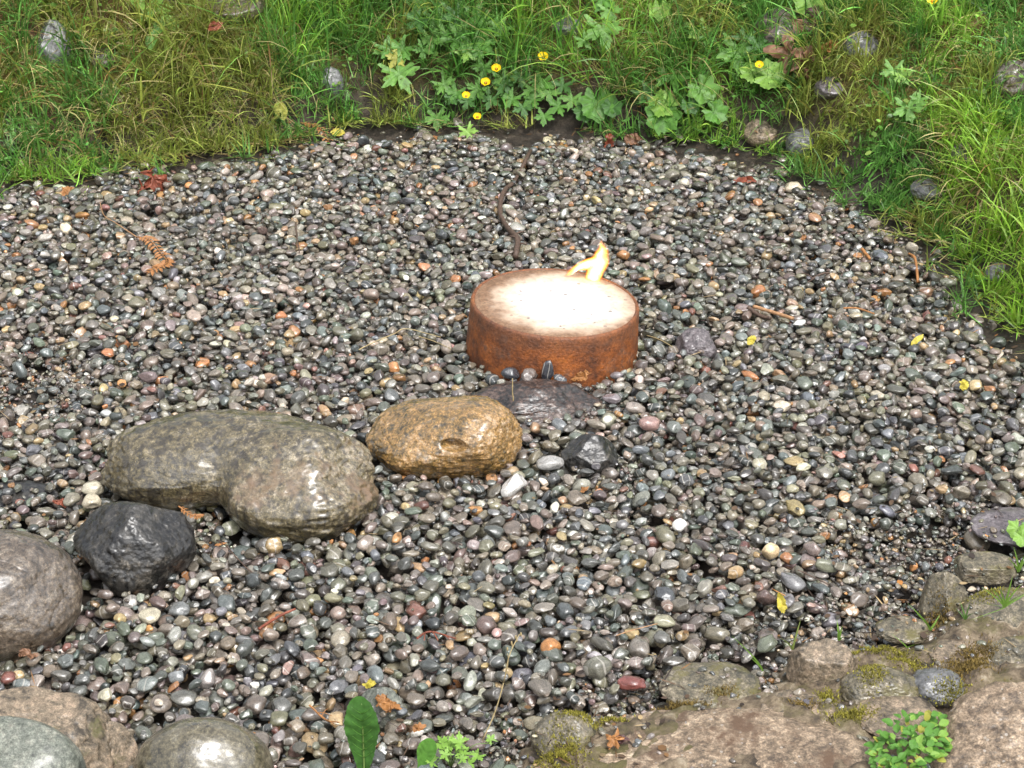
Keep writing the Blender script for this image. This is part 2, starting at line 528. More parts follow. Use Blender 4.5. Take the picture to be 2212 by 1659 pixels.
def leaf_mat(name, col, var=0.35, rough=0.45, trans=0.25, attr=False, scale=60.0, spec=0.35):
    t = NT(name)
    v = t.coords()
    if attr:
        b = t.n('Attribute', attribute_name='col').outputs['Color']
    else:
        rgb = t.n('RGB'); rgb.outputs[0].default_value = (*col, 1)
        b = rgb.outputs[0]
    n = t.noise(v, scale, 4, 0.6)
    c = t.mix(1.0, b, t.ramp(n, [(0.3, 1 - var), (0.5, 1.0), (0.7, 1 + var)]), 'MULTIPLY')
    p = t.principled(c, rough, t.bump(n, 0.25, 0.002), **{'Specular IOR Level': spec})
    if trans <= 0:
        return t.finish(p)
    tl = t.n('BsdfTranslucent')
    t.l(c, tl.inputs[0])
    mx = t.n('MixShader'); mx.inputs[0].default_value = trans
    t.l(p, mx.inputs[1]); t.l(tl.outputs[0], mx.inputs[2])
    return t.finish(mx.outputs[0])


M_GRASS = leaf_mat('grass_blade', None, 0.12, 0.36, 0.38, attr=True, scale=8.0)
M_LITTER = leaf_mat('litter_bits', None, 0.25, 0.6, 0.0, attr=True, scale=30.0, spec=0.3)
M_LEAF = leaf_mat('leaf_green', (0.095, 0.235, 0.035))
M_LEAFD = leaf_mat('leaf_dark_green', (0.060, 0.160, 0.030))
M_LEAFP = leaf_mat('leaf_pale_green', (0.20, 0.36, 0.06))
M_LEAFB = leaf_mat('leaf_blue_green', (0.13, 0.28, 0.050))
M_LEAFY = leaf_mat('leaf_yellow_green', (0.34, 0.34, 0.06))
M_STEM = leaf_mat('plant_stem', (0.12, 0.19, 0.05), 0.2, 0.45, 0.0)
M_STRAW = leaf_mat('dry_straw', (0.36, 0.28, 0.14), 0.25, 0.6, 0.0)
M_PETAL = leaf_mat('buttercup_petal', (0.86, 0.60, 0.015), 0.08, 0.25, 0.12)
M_CENTRE = leaf_mat('buttercup_centre', (0.62, 0.25, 0.01), 0.3, 0.5, 0.0)
M_DEADBR = leaf_mat('dead_leaf_brown', (0.20, 0.105, 0.060), 0.5, 0.45, 0.08, scale=35)
M_DEADOR = leaf_mat('dead_leaf_orange', (0.33, 0.15, 0.05), 0.4, 0.45, 0.12, scale=35)
M_DEADRD = leaf_mat('dead_leaf_red', (0.22, 0.062, 0.034), 0.5, 0.42, 0.08, scale=35)
M_DEADPU = leaf_mat('dead_leaf_purple', (0.105, 0.055, 0.052), 0.5, 0.4, 0.05, scale=35)
M_DEADYE = leaf_mat('dead_leaf_yellow', (0.55, 0.46, 0.07), 0.3, 0.4, 0.2, scale=35)
M_DEADTN = leaf_mat('dead_leaf_tan', (0.36, 0.25, 0.13), 0.4, 0.5, 0.1, scale=35)
M_TWIG = leaf_mat('twig_bark', (0.085, 0.055, 0.040), 0.45, 0.6, 0.0, scale=120)
M_TWIGL = leaf_mat('bare_wood', (0.36, 0.20, 0.10), 0.35, 0.55, 0.0, scale=120)
M_CEDAR = leaf_mat('cedar_orange', (0.34, 0.155, 0.055), 0.35, 0.5, 0.08, scale=90)
M_MOSS = leaf_mat('moss_tuft', None, 0.3, 0.7, 0.15, attr=True, scale=40.0, spec=0.2)

# ------------------------------------------------------------------ ground: one sheet to the horizon
def axis(lo, hi, step, far):
    a = list(np.arange(lo, hi + step / 2, step))
    s, x, y = step, a[0], a[-1]
    L, H = [], []
    while x > -far or y < far:
        s *= 1.35
        x -= s; y += s
        L.append(x); H.append(y)
    return np.array(L[::-1] + a + H)


gx, gy = axis(-2.9, 3.1, 0.03, 600.0), axis(1.6, 7.2, 0.03, 600.0)
GX, GY = np.meshgrid(gx, gy, indexing='ij')
GZ = ground_z(GX, GY)
fine_d = poly_sd(GRAVEL, GX, GY)
near = (np.abs(GX) < 3.2) & (GY > 1.5) & (GY < 7.3)
GZ = GZ + np.where(near & (fine_d > 0.03), 0.02 * fbm2(GX, GY, 16, 2, 3), 0)
nx, ny = len(gx), len(gy)
I = np.arange(nx * ny).reshape(nx, ny)
F = np.stack([I[:-1, :-1], I[1:, :-1], I[1:, 1:], I[:-1, 1:]], -1).reshape(-1, 4)
me = mesh_np('ground', np.stack([GX, GY, GZ], -1).reshape(-1, 3), F)
bank_w = (sstep(0.03, 0.20, fine_d) * sstep(2.7, 3.6, GY)).ravel()
a = me.attributes.new('bank', 'FLOAT', 'POINT')
a.data.foreach_set('value', bank_w.astype(np.float32))
tag(obj('ground', me, M_SOIL), kind='structure')

# ------------------------------------------------------------------ rocks: star-shaped implicit solids
_ico = {}


def ico(sub):
    if sub not in _ico:
        bm = bmesh.new()
        bmesh.ops.create_icosphere(bm, subdivisions=sub, radius=1.0)
        V = np.array([v.co[:] for v in bm.verts])
        bm.verts.index_update()
        Fc = np.array([[v.index for v in f.verts] for f in bm.faces])
        bm.free()
        _ico[sub] = (V / np.linalg.norm(V, axis=1)[:, None], Fc)
    return _ico[sub]


def smin(a, b, k):
    h = np.clip(0.5 + 0.5 * (b - a) / k, 0, 1)
    return b * (1 - h) + a * h - k * h * (1 - h)


def star(D, lobes, planes, kl=0.15, kp=0.08, dents=()):
    rs = np.linspace(0.05, 1.9, 60)
    prev = np.full(len(D), -1.0)
    res = np.full(len(D), rs[0])
    for i, r in enumerate(rs):
        P = D * r
        s = None
        for L in lobes:
            q = P - np.array(L[:3]); rad = np.array(L[3:6])
            k0 = np.linalg.norm(q / rad, axis=1)
            k1 = np.linalg.norm(q / rad ** 2, axis=1) + 1e-9
            d = k0 * (k0 - 1) / k1
            s = d if s is None else smin(s, d, kl)
        for n_, d_ in planes:
            s = -smin(-s, -(P @ np.asarray(n_) - d_), kp)
        for L in dents:
            q = P - np.array(L[:3])
            k0 = np.linalg.norm(q / np.array(L[3:6]), axis=1)
            s = -smin(-s, (k0 - 1) * min(L[3:6]), L[6] if len(L) > 6 else 0.06)
        cross = (prev < 0) & (s >= 0)
        if i:
            f = prev[cross] / (prev[cross] - s[cross])
            res[cross] = rs[i - 1] + f * (rs[i] - rs[i - 1])
        prev = s
    return res


def rand_planes(seed, n, lo=0.62, hi=0.95):
    r = np.random.default_rng(seed)
    out = []
    for k in range(n):
        v = r.normal(size=3); v /= np.linalg.norm(v)
        out.append((v, r.uniform(lo, hi)))
    return out


OBST = []                                          # world vertices of rocks, for the gravel to settle round


def rock_mesh(size, seed, sub=6, lobes=None, planes=(), rough=0.02, rscale=2.2, kl=0.15, kp=0.08, dents=(), fine=0.006, rotz=0.0, tilt=0.0, crease=0.012):
    D, Fc = ico(sub)
    lobes = lobes or [(0, 0, 0, 1, 1, 1)]
    r = star(D, lobes, planes, kl, kp, dents)
    V = D * r[:, None]
    V = V * (1 + rough * 2.2 * fbm(V * rscale + seed * 3.1, 4, seed)[:, None] + fine * 2 * fbm(V * rscale * 7 + seed, 3, seed + 50)[:, None])
    if crease:
        cn_ = np.abs(fbm(V * np.array([1.5, 1.5, 2.6]) * 1.25 + seed * 1.7, 3, seed + 90))
        cm_ = sstep(-0.1, 0.35, fbm(V * 1.1 + seed, 2, seed + 95))
        V = V * (1 - crease * cm_ * np.clip(1 - cn_ / 0.045, 0, 1))[:, None]
    V = V * np.asarray(size)
    if rotz or tilt:
        M = np.array(Euler((0, R(tilt), R(rotz))).to_matrix())
        V = V @ M.T
    return mesh_np('rock', V, Fc)


def fit(box, ratio=0.75, sink=0.4, on='flat', zbase=0.0):
    """semi-axes and centre of a rock whose outline fills a box measured on the sheet"""
    x0, y0, x1, y1 = box
    cx, cy = (x0 + x1) / 2, (y0 + y1) / 2
    p = gp(cx, cy, zbase) if on == 'flat' else gb(cx, cy)
    z = p[2]
    for _ in range(3):
        s = mpp(p)
        a = (x1 - x0) * s / 2
        b = a * ratio
        hh = (y1 - y0) * s / 2
        el = math.atan2(CAM_H - p[2], p[1])
        c = math.sqrt(max(hh ** 2 - (b * math.sin(el)) ** 2, (0.35 * hh) ** 2)) / math.cos(el)
        if on == 'flat':
            p = gp(cx, cy, zbase + c * sink)
        else:
            p = gb(cx, cy)
            p = p + np.array([0, 0.0, c * sink])
    return (a, b, c), p


def rock(name, box, mat, label, cat='rock', seed=1, ratio=0.75, sink=0.4, on='flat', zbase=0.0, parent=None, group=None, obstacle=True, **kw):
    size, p = fit(box, ratio, sink, on, zbase)
    me = rock_mesh(size, seed, **kw)
    loc = Vector(p)
    if parent is not None:
        o = obj(name, me, mat, parent, loc - parent.location)
        if label: o['label'] = label
    else:
        o = tag(obj(name, me, mat, None, loc), label, cat, group)
    if obstacle:
        V = np.empty(len(me.vertices) * 3, np.float32)
        me.vertices.foreach_get('co', V)
        OBST.append(V.reshape(-1, 3) + np.array(p))
    return o


# boulders on the gravel
rock('boulder', (212, 884, 822, 1176), M_BIG, 'long two-lobed grey-olive boulder, largest on the gravel, with a glossy wet saddle', 'boulder', 11, ratio=0.62, sink=0.42, sub=7,
     lobes=[(-0.46, 0.22, 0.05, 0.54, 0.64, 0.74), (0.44, -0.16, -0.02, 0.56, 0.78, 0.93), (-0.06, 0.30, 0.30, 0.66, 0.60, 0.60)], kl=0.20,
     planes=[((-0.25, -0.72, 0.66), 0.60), ((0.88, -0.25, 0.42), 0.90), ((-0.9, -0.35, 0.3), 0.88)], kp=0.12,
     dents=[(-0.38, -1.02, -0.62, 0.24, 0.48, 0.52, 0.10), (-0.12, -0.84, 0.50, 0.08, 0.36, 0.40, 0.10)], rough=0.036, rscale=2.2, fine=0.010, crease=0.03)
rock('boulder', (795, 852, 1130, 1046), M_TAN, 'golden-brown speckled granite boulder with a small hollow in its side', 'boulder', 23, ratio=0.72, sink=0.42, sub=7,
     lobes=[(-0.16, 0.05, 0, 0.86, 0.95, 0.88), (0.36, -0.05, 0.10, 0.64, 0.86, 0.94)], kl=0.2,
     planes=[((-0.40, -0.70, 0.58), 0.76), ((0.1, -0.95, -0.25), 0.80), ((0.80, -0.5, 0.1), 0.86), ((-0.75, -0.2, 0.6), 0.82)], kp=0.11,
     dents=[(0.12, -0.80, 0.40, 0.17, 0.30, 0.13, 0.05)], rough=0.026, rscale=2.4, fine=0.009, crease=0.02)
rock('boulder', (152, 1064, 420, 1294), M_BLK, 'black wet boulder with a ridged crown, beside the two-lobed boulder', 'boulder', 31, ratio=0.88, sink=0.45, sub=7,
     lobes=[(0.02, 0, 0, 0.98, 0.97, 1.0)], planes=[((-0.60, -0.30, 0.74), 0.70), ((0.72, -0.2, 0.66), 0.74), ((0.10, -0.90, 0.42), 0.78), ((-0.80, -0.45, -0.40), 0.74), ((0.15, 0.6, 0.8), 0.80), ((0.75, -0.6, -0.3), 0.82)], kp=0.12, rough=0.04, fine=0.009, crease=0.03)
rock('boulder', (-190, 1142, 180, 1434), M_BRN, 'smooth brown-grey round boulder with a broad pale sheen, beside the black boulder', 'boulder', 43, ratio=0.85, sink=0.45, sub=7,
     lobes=[(0, 0, 0, 0.98, 0.98, 0.98)], planes=[((0.75, -0.5, 0.45), 0.80), ((0.35, -0.9, 0.3), 0.88), ((0.1, -0.3, 0.95), 0.88)], kp=0.2, rough=0.022, fine=0.004)
rock('rock', (1005, 822, 1306, 944), M_DRK, 'dark reddish craggy rock lying low between the golden boulder and the rusty drum', 'rock', 57, ratio=0.62, sink=0.08,
     planes=[((0.10, -0.80, 0.60), 0.62), ((-0.6, -0.4, 0.7), 0.70), ((0.75, -0.3, 0.6), 0.68), ((0.5, -0.75, 0.45), 0.66)], kp=0.05, rough=0.075, rscale=2.6, fine=0.018)
rock('rock', (1212, 938, 1338, 1030), M_BLK, 'small black angular rock with a shiny edge, beside a pale flat pebble', 'rock', 61, ratio=0.85, sink=0.25,
     planes=[((0.15, -0.65, 0.75), 0.58), ((-0.7, -0.1, 0.7), 0.66), ((0.8, -0.2, 0.55), 0.66), ((-0.4, -0.9, 0.1), 0.72), ((0.5, -0.85, 0), 0.76)], kp=0.035, rough=0.03, rscale=3.5, fine=0.008)
rock('rock', (1458, 708, 1552, 786), M_PUR, 'purple-grey jagged stone chunk lying alone on the gravel behind the drum', 'rock', 73, ratio=0.9, sink=0.3,
     planes=[((-0.3, -0.5, 0.8), 0.55), ((0.55, -0.4, 0.72), 0.62), ((0.0, -0.98, 0.2), 0.70), ((-0.9, -0.3, 0.3), 0.7), ((0.9, 0.1, 0.3), 0.75)], kp=0.03, rough=0.05, rscale=4, fine=0.015)
rock('rock', (-60, 1040, 124, 1096), M_BLK, 'flat black slaty rock half buried in gravel behind the round brown boulder', 'rock', 77, ratio=0.6, sink=0.0,
     planes=[((0.1, -0.3, 0.95), 0.45), ((0.7, -0.3, 0.6), 0.7)], kp=0.03, rough=0.05, rscale=4, fine=0.015)
rock('rock', (770, 1484, 872, 1580), M_GRN, 'grey wedge-shaped stone with a dark pit, behind the broad upright leaf', 'rock', 83, ratio=0.8, sink=0.05,
     planes=[((0.5, -0.55, 0.65), 0.55), ((-0.6, -0.5, 0.6), 0.60), ((0.0, -0.9, 0.4), 0.72)], kp=0.05, rough=0.02, dents=[(-0.25, -0.45, 0.55, 0.22, 0.3, 0.3, 0.06)])
rock('boulder', (-150, 1486, 272, 1760), M_CRK, 'tan-brown cracked boulder behind the smooth grey-green rock', 'boulder', 91, ratio=0.62, sink=0.30,
     planes=[((0.1, -0.2, 0.97), 0.60), ((0.85, -0.2, 0.45), 0.74), ((0.6, -0.75, 0.3), 0.74), ((0.95, 0.2, -0.1), 0.84)], kp=0.06, rough=0.04, fine=0.012, crease=0.05)
rock('rock', (-170, 1548, 186, 1800), M_GRN, 'smooth pale grey-green rock resting against the tan cracked boulder', 'rock', 97, ratio=0.6, sink=0.42, zbase=0.03,
     planes=[((0.0, -0.35, 0.93), 0.72)], kp=0.2, rough=0.012, fine=0.004)
rock('rock', (190, 1560, 300, 1700), M_CRK, 'narrow angular brown rock wedged between the cracked boulder and the olive rock', 'rock', 101, ratio=0.8, sink=0.1,
     planes=[((0.6, -0.4, 0.7), 0.55), ((-0.5, -0.6, 0.6), 0.6)], kp=0.04, rough=0.03, fine=0.01)
rock('rock', (284, 1548, 596, 1800), M_OLV, 'smooth olive-brown domed rock with a bright wet spot, beside the narrow angular rock', 'rock', 103, ratio=0.72, sink=0.40,
     lobes=[(0, 0, 0, 0.98, 0.98, 0.98)], rough=0.014, fine=0.004)
rock('rock', (2098, 1096, 2290, 1180), M_PUR, 'dark grey-purple weathered rock at the gravel edge above the mossy block', 'rock', 107, ratio=0.8, sink=0.2,
     planes=[((-0.5, -0.3, 0.8), 0.66), ((0.3, -0.6, 0.7), 0.66)], kp=0.06, rough=0.03, fine=0.012)
rock('rock', (2054, 1190, 2200, 1264), M_MOS, 'small mossy block of stone with squared sides, set in grit', 'rock', 109, ratio=0.7, sink=0.35,
     planes=[((0, -0.1, 1), 0.62), ((0, -1, 0.1), 0.66), ((-1, -0.1, 0.1), 0.80), ((1, 0, 0.1), 0.85)], kp=0.06, rough=0.035, rscale=3, fine=0.012)
rock('rock', (1984, 1236, 2090, 1362), M_MOS, 'tan slanting rock with mossy brown top, beside fine grit', 'rock', 113, ratio=0.8, sink=0.15,
     planes=[((-0.6, -0.55, 0.6), 0.60), ((0.5, -0.5, 0.7), 0.62), ((-0.9, 0, 0.3), 0.75)], kp=0.05, rough=0.03, fine=0.012)

# mortared stone border
BORDER_PX = [(1085, 1700), (1150, 1600), (1200, 1552), (1330, 1528), (1440, 1490), (1560, 1470), (1660, 1484), (1700, 1420), (1790, 1392), (1900, 1384), (1990, 1350),
             (2080, 1310), (2212, 1290), (2420, 1270), (2420, 1850), (1085, 1850)]
BORDER = [gp(x, y, 0.02)[:2] for x, y in BORDER_PX]
border = empty('stone_border', (0.55, 2.35, 0.0), 'border of rounded stones and granite slabs set in mossy mortar beside the gravel', 'stone border')
bx = np.arange(0.0, 1.9, 0.011); by = np.arange(1.9, 3.3, 0.011)
BX, BY = np.meshgrid(bx, by, indexing='ij')
bd = poly_sd(BORDER, BX, BY)
BZ = np.where(bd < 0, 0.046 * sstep(0, 0.09, -bd) - 0.004, -0.004 - bd * 0.9) + 0.034 * fbm2(BX, BY, 11, 4, 21) + 0.014 * fbm2(BX, BY, 50, 3, 22)
keep = bd < 0.035
I = np.arange(BX.size).reshape(BX.shape)
Fq = np.stack([I[:-1, :-1], I[1:, :-1], I[1:, 1:], I[:-1, 1:]], -1).reshape(-1, 4)
kq = keep.ravel()[Fq].all(1)
used = np.unique(Fq[kq]); remap = np.full(BX.size, -1); remap[used] = np.arange(len(used))
Vb = np.stack([BX, BY, BZ], -1).reshape(-1, 3)[used]
OBST.append(Vb.copy())
obj('mortar_bed', mesh_np('mortar_bed', Vb - np.array(border.location), remap[Fq[kq]]), M_MORTAR, border)
BST = [
    ((1425, 1440, 1648, 1530), M_MOS, 'low dark green-grey stone with a lichen cap', 121, 0.8, 0.2, 0.02, dict(planes=[((0, -0.35, 0.93), 0.62), ((0.6, -0.5, 0.6), 0.75)], kp=0.12)),
    ((1700, 1380, 1852, 1520), M_CRK, 'tall stone with split brown faces', 123, 0.75, 0.25, 0.02, dict(planes=[((0, -0.15, 0.98), 0.66), ((-0.2, -0.95, 0.2), 0.62), ((-0.9, -0.3, 0.2), 0.76)], kp=0.06)),
    ((1812, 1436, 1984, 1542), M_MOS, 'round lichen-spotted stone', 127, 0.8, 0.3, 0.03, dict(planes=[((0, -0.9, 0.3), 0.72)], kp=0.15)),
    ((1962, 1442, 2084, 1530), M_GRY, 'smooth blue-grey round stone', 131, 0.85, 0.3, 0.03, dict(planes=[((0.3, -0.6, 0.7), 0.8)], kp=0.2)),
    ((1850, 1508, 2030, 1588), M_CRK, None, 133, 0.9, 0.2, 0.04, dict(planes=[((0, -0.3, 0.95), 0.62)], kp=0.15)),
    ((1640, 1510, 1800, 1552), M_CRK, 'flat brown stone', 137, 0.8, 0.1, 0.04, dict(planes=[((0, -0.2, 0.97), 0.55)], kp=0.1)),
    ((1892, 1330, 2010, 1392), M_MOS, None, 139, 0.8, 0.2, 0.01, dict(planes=[((0, -0.3, 0.95), 0.66)], kp=0.1)),
    ((2078, 1268, 2330, 1400), M_MOS, 'large moss-covered stone', 141, 0.8, 0.25, 0.02, dict(planes=[((-0.5, -0.4, 0.75), 0.66), ((0.2, -0.3, 0.93), 0.66)], kp=0.1)),
    ((2010, 1384, 2150, 1450), M_CRK, None, 143, 0.9, 0.15, 0.03, dict(planes=[((0, -0.3, 0.95), 0.6)], kp=0.1)),
    ((2120, 1370, 2300, 1480), M_MOS, None, 145, 0.9, 0.15, 0.02, dict(planes=[((0, -0.35, 0.93), 0.6)], kp=0.1)),
    ((1150, 1536, 1292, 1660), M_MOS, 'rounded stone bearded with yellow moss', 149, 0.8, 0.2, 0.01, dict(planes=[((-0.4, -0.6, 0.7), 0.7)], kp=0.12)),
    ((1150, 1526, 1960, 1860), M_SLAB, 'broad pinkish granite slab', 151, 0.62, 0.05, 0.02, dict(planes=[((-0.04, -0.30, 0.95), 0.36), ((-0.60, 0.35, 0.72), 0.62), ((-0.9, 0.1, 0.4), 0.84)], kp=0.07, rough=0.05, fine=0.012, rscale=3.2, sub=7)),
    ((1975, 1462, 2460, 1860), M_SLAB, 'tan granite slab beside the leafy weed', 157, 0.75, 0.05, 0.02, dict(planes=[((-0.15, -0.25, 0.95), 0.44), ((-0.85, 0.1, 0.5), 0.76)], kp=0.08, rough=0.05, fine=0.012, rscale=3.2, sub=7)),
]
for box, mat, lab, sd_, ratio, sink, zb, kw in BST:
    kw = dict(dict(rough=0.05, fine=0.014, rscale=2.2), **kw)
    rock('stone', box, mat, lab, None, sd_, ratio=ratio, sink=sink - 0.02, zbase=zb + 0.004, parent=border, **kw)

# stones in the bank
BANK = [
    ((62, 22, 152, 146), M_GRY, 'tall grey stone with a white glossy top, standing out of olive grass', 161, dict(planes=[((0.3, -0.6, 0.6), 0.66), ((-0.6, -0.3, 0.7), 0.66)], kp=0.07)),
    ((688, 138, 742, 220), M_GRY, 'pale grey small stone peeping from lush green grass', 163, dict(planes=[((0.2, -0.5, 0.8), 0.7)], kp=0.08)),
    ((1630, 6, 1756, 112), M_RED, 'rusty grey stone on the bank beside crumpled maple leaves', 167, dict(planes=[((0.25, -0.7, 0.6), 0.62), ((-0.5, -0.4, 0.7), 0.7)], kp=0.06)),
    ((1822, 60, 1900, 132), M_GRY, 'dim grey-green stone half veiled by grass, below the maple leaves', 169, dict(planes=[((-0.2, -0.7, 0.6), 0.66)], kp=0.06)),
    ((1760, 158, 1836, 210), M_PUR, 'low purple-grey stone under mossy turf', 173, dict(planes=[((0, -0.6, 0.75), 0.62)], kp=0.06)),
    ((1698, 272, 1774, 340), M_GRY, 'round slate-grey stone at the foot of the bank', 179, dict(planes=[((0.1, -0.6, 0.75), 0.80)], kp=0.2)),
    ((1606, 258, 1684, 320), M_CRK, 'tan crumbly stone beside the round slate-grey stone', 181, dict(planes=[((0, -0.5, 0.85), 0.62), ((-0.7, -0.4, 0.5), 0.7)], kp=0.04)),
    ((1968, 386, 2052, 436), M_GRY, 'pale blue-grey stone where the grass meets the gravel', 191, dict(planes=[((0, -0.5, 0.85), 0.7)], kp=0.07)),
    ((2052, 304, 2118, 362), M_PUR, 'dark grey stone deep in yellow-green grass', 193, dict(planes=[((0.2, -0.6, 0.75), 0.66)], kp=0.06)),
    ((2142, 126, 2240, 236), M_BRN, 'brown shaded stone beside a dark hollow of the bank', 197, dict(planes=[((-0.3, -0.6, 0.75), 0.66)], kp=0.06)),
    ((440, -30, 570, 40), M_BRN, 'brown weathered stone high on the bank above a red dead leaf', 199, dict(planes=[((0, -0.6, 0.75), 0.62)], kp=0.06)),
    ((196, 96, 250, 150), M_BRN, 'small dark brown stone beside the tall grey stone', 203, dict(planes=[((0, -0.6, 0.75), 0.7)], kp=0.06)),
    ((330, -20, 380, 20), M_PUR, 'grey stone behind the bramble sprig', 205, dict(planes=[((0, -0.6, 0.75), 0.7)], kp=0.06)),
    ((2128, 560, 2196, 612), M_GRY, 'dark rounded stone at the foot of the bright grass tuft', 211, dict(planes=[((0, -0.5, 0.8), 0.75)], kp=0.12)),
    ((1190, 36, 1262, 76), M_GRY, 'small slate stone showing through the dry grass', 213, dict(planes=[((0, -0.5, 0.8), 0.7)], kp=0.08)),
]
for box, mat, lab, sd_, kw in BANK:
    rock('bank_stone', box, mat, lab, 'stone', sd_, ratio=1.0, sink=-0.36, on='bank', rough=0.06, rscale=1.7, fine=0.006, obstacle=sd_ in (179, 181, 191, 211), **kw)

# ------------------------------------------------------------------ drum with its flame
DR, DH = 0.200, 0.150                              # radius, height of the shell (its foot is in the gravel)
drum_top = gp(1199, 650, 0.122)
drum = empty('rusty_drum', (drum_top[0] - 0.008, drum_top[1], -0.028), 'short rusty steel drum with a white ash-crusted top, standing in the gravel', 'drum')
drum.rotation_euler = (0, R(3.2), 0)


def lathe(prof, n=96, noise=0.0, seed=0):
    V, Fq = [], []
    for i, (r, z) in enumerate(prof):
        for k in range(n):
            a_ = 2 * math.pi * k / n
            rr = r
            V.append((rr * math.cos(a_), rr * math.sin(a_), z))
    V = np.array(V)
    if noise:
        V[:, :2] *= 1 + noise * fbm(V * 14, 3, seed)[:, None]
        V[:, 2] += noise * 0.06 * fbm(V * 18 + 5, 3, seed)
    for i in range(len(prof) - 1):
        for k in range(n):
            Fq.append((i * n + k, i * n + (k + 1) % n, (i + 1) * n + (k + 1) % n, (i + 1) * n + k))
    return V, np.array(Fq)


V, Fq = lathe([(DR + 0.006, -0.03), (DR + 0.0055, 0.02), (DR + 0.004, 0.06), (DR + 0.002, 0.10), (DR, 0.135), (DR - 0.0005, DH - 0.006), (DR - 0.003, DH - 0.002), (DR - 0.007, DH - 0.0012), (DR - 0.010, DH - 0.004), (DR - 0.011, DH - 0.012)], noise=0.006, seed=3)
obj('shell', mesh_np('shell', V, Fq), M_RUST, drum)
prof = [(DR - 0.0085, DH - 0.004)] + [(DR * f, DH - 0.0022 + 0.003 * (1 - f * f)) for f in np.linspace(0.93, 0.001, 26)]
V, Fq = lathe(prof, noise=0.0)
V[:, 2] += 0.0012 * fbm(V * 45, 3, 8)
top = obj('top_plate', mesh_np('top_plate', V, Fq), M_PLATE, drum)
top['label'] = 'rust-rimmed top plate with a crust of white ash'


def flame_loft(path, rx, ry, n=16, seed=0):
    P = smooth_path(path, 22)
    q = np.linspace(0, 1, 22)
    rX = np.interp(q, np.linspace(0, 1, len(rx)), rx); rY = np.interp(q, np.linspace(0, 1, len(ry)), ry)
    T = np.gradient(P, axis=0); T /= np.linalg.norm(T, axis=1)[:, None]
    V = []
    for i in range(22):
        u = np.cross(np.array([0, 1.0, 0]), T[i]); u /= np.linalg.norm(u) + 1e-9
        w = np.cross(T[i], u)
        for k in range(n):
            a_ = 2 * math.pi * k / n
            V.append(P[i] + rX[i] * math.cos(a_) * u + rY[i] * math.sin(a_) * w)
    V = np.array(V)
    V += 0.0060 * np.linspace(0.3, 1, 22).repeat(n)[:, None] * np.stack([fbm(V * 55, 2, seed), 0.6 * fbm(V * 55 + 9, 2, seed + 1), 0 * V[:, 0]], 1)
    Fq = [(i * n + k, i * n + (k + 1) % n, (i + 1) * n + (k + 1) % n, (i + 1) * n + k) for i in range(21) for k in range(n)]
    return mesh_np('flame', V, Fq)


fb = gp(1284, 600, 0.118)
flame = empty('flame', tuple(fb), 'small orange-yellow gas flame flickering at the back of the drum top', 'flame')
mm_ = mpp(fb)


def fp(x, y, dy=0.0):                              # flame outline measured on the sheet, standing upright over its root
    return ((x - 1284) * mm_, dy, (600 - y) * mm_ / math.cos(R(25)))


TONGUES = [([fp(1279, 612), fp(1282, 594), fp(1289, 575), fp(1297, 557), fp(1300, 540), fp(1301, 520)], [16, 21, 24, 21, 12, 0.6], 2, 'tongue'),
           ([fp(1296, 566), fp(1274, 571), fp(1252, 576), fp(1235, 584), fp(1222, 597)], [17, 16, 11.5, 8, 1.5], 5, 'side_lick'),
           ([fp(1284, 613, -0.007), fp(1284, 598, -0.007), fp(1280, 584, -0.006), fp(1276, 568, -0.004)], [13, 15, 11, 1], 8, 'front_lick')]
for pth, rpx, sd_, nm in TONGUES:
    outer = None
    for (k, _c, _e, _t), mat in zip(FLAME_LAYERS, M_FLAME):
        rx = np.array(rpx) * mm_ * k * 0.92
        cut = [np.array(pth[0]) + (np.array(q) - np.array(pth[0])) * (0.55 + 0.45 * k) for q in pth]
        lay = obj(nm if outer is None else 'inner_glow', flame_loft(cut, rx, rx * 0.75, seed=sd_), mat, flame if outer is None else outer)
        outer = outer or lay

# ------------------------------------------------------------------ gravel: stones settle one by one on a height map
CELL = 0.003
X0, X1, Y0, Y1 = -2.15, 2.2, 2.12, 5.95
HX, HY = int((X1 - X0) / CELL), int((Y1 - Y0) / CELL)
cxs = X0 + (np.arange(HX) + 0.5) * CELL
cys = Y0 + (np.arange(HY) + 0.5) * CELL
cs = slice(None, None, 8)
CX, CY = np.meshgrid(cxs[cs], cys[cs], indexing='ij')
sd_c = poly_sd(GRAVEL, CX, CY)
gz_c = ground_z(CX, CY)


def up8(A):
    return np.repeat(np.repeat(A, 8, 0), 8, 1)[:HX, :HY]


H = up8(gz_c).astype(np.float32).copy()
SD = up8(sd_c)
ID = np.full(H.shape, -1, np.int32)
# fine grit shows where the pebbles thin out
grit = np.zeros(CX.shape)
for (px, py, r_, s_) in [(2010, 1215, 0.20, 1.0), (2080, 1180, 0.17, 1.0), (2130, 1240, 0.22, 1.0), (1930, 1300, 0.14, 0.75), (1850, 1360, 0.14, 0.8), (1980, 1160, 0.13, 0.7), (1290, 1580, 0.15, 0.85), (1180, 1610, 0.12, 0.7), (1400, 1520, 0.14, 0.7),
                         (1660, 1450, 0.14, 0.7), (20, 850, 0.20, 0.9), (90, 810, 0.14, 0.5), (1330, 1030, 0.07, 0.8), (440, 1160, 0.06, 0.5), (1020, 1600, 0.10, 0.4)]:
    p = gp(px, py)
    grit = np.maximum(grit, s_ * np.exp(-((CX - p[0]) ** 2 + (CY - p[1]) ** 2) / (r_ * r_)))
grit = np.maximum(grit, 0.75 * (1 - sstep(0.02, 0.24, -sd_c)) * sstep(3.4, 4.2, CY))
GRIT = up8(np.clip(grit + 0.25 * fbm2(CX, CY, 9, 3, 31) * (grit > 0.12), 0, 1))

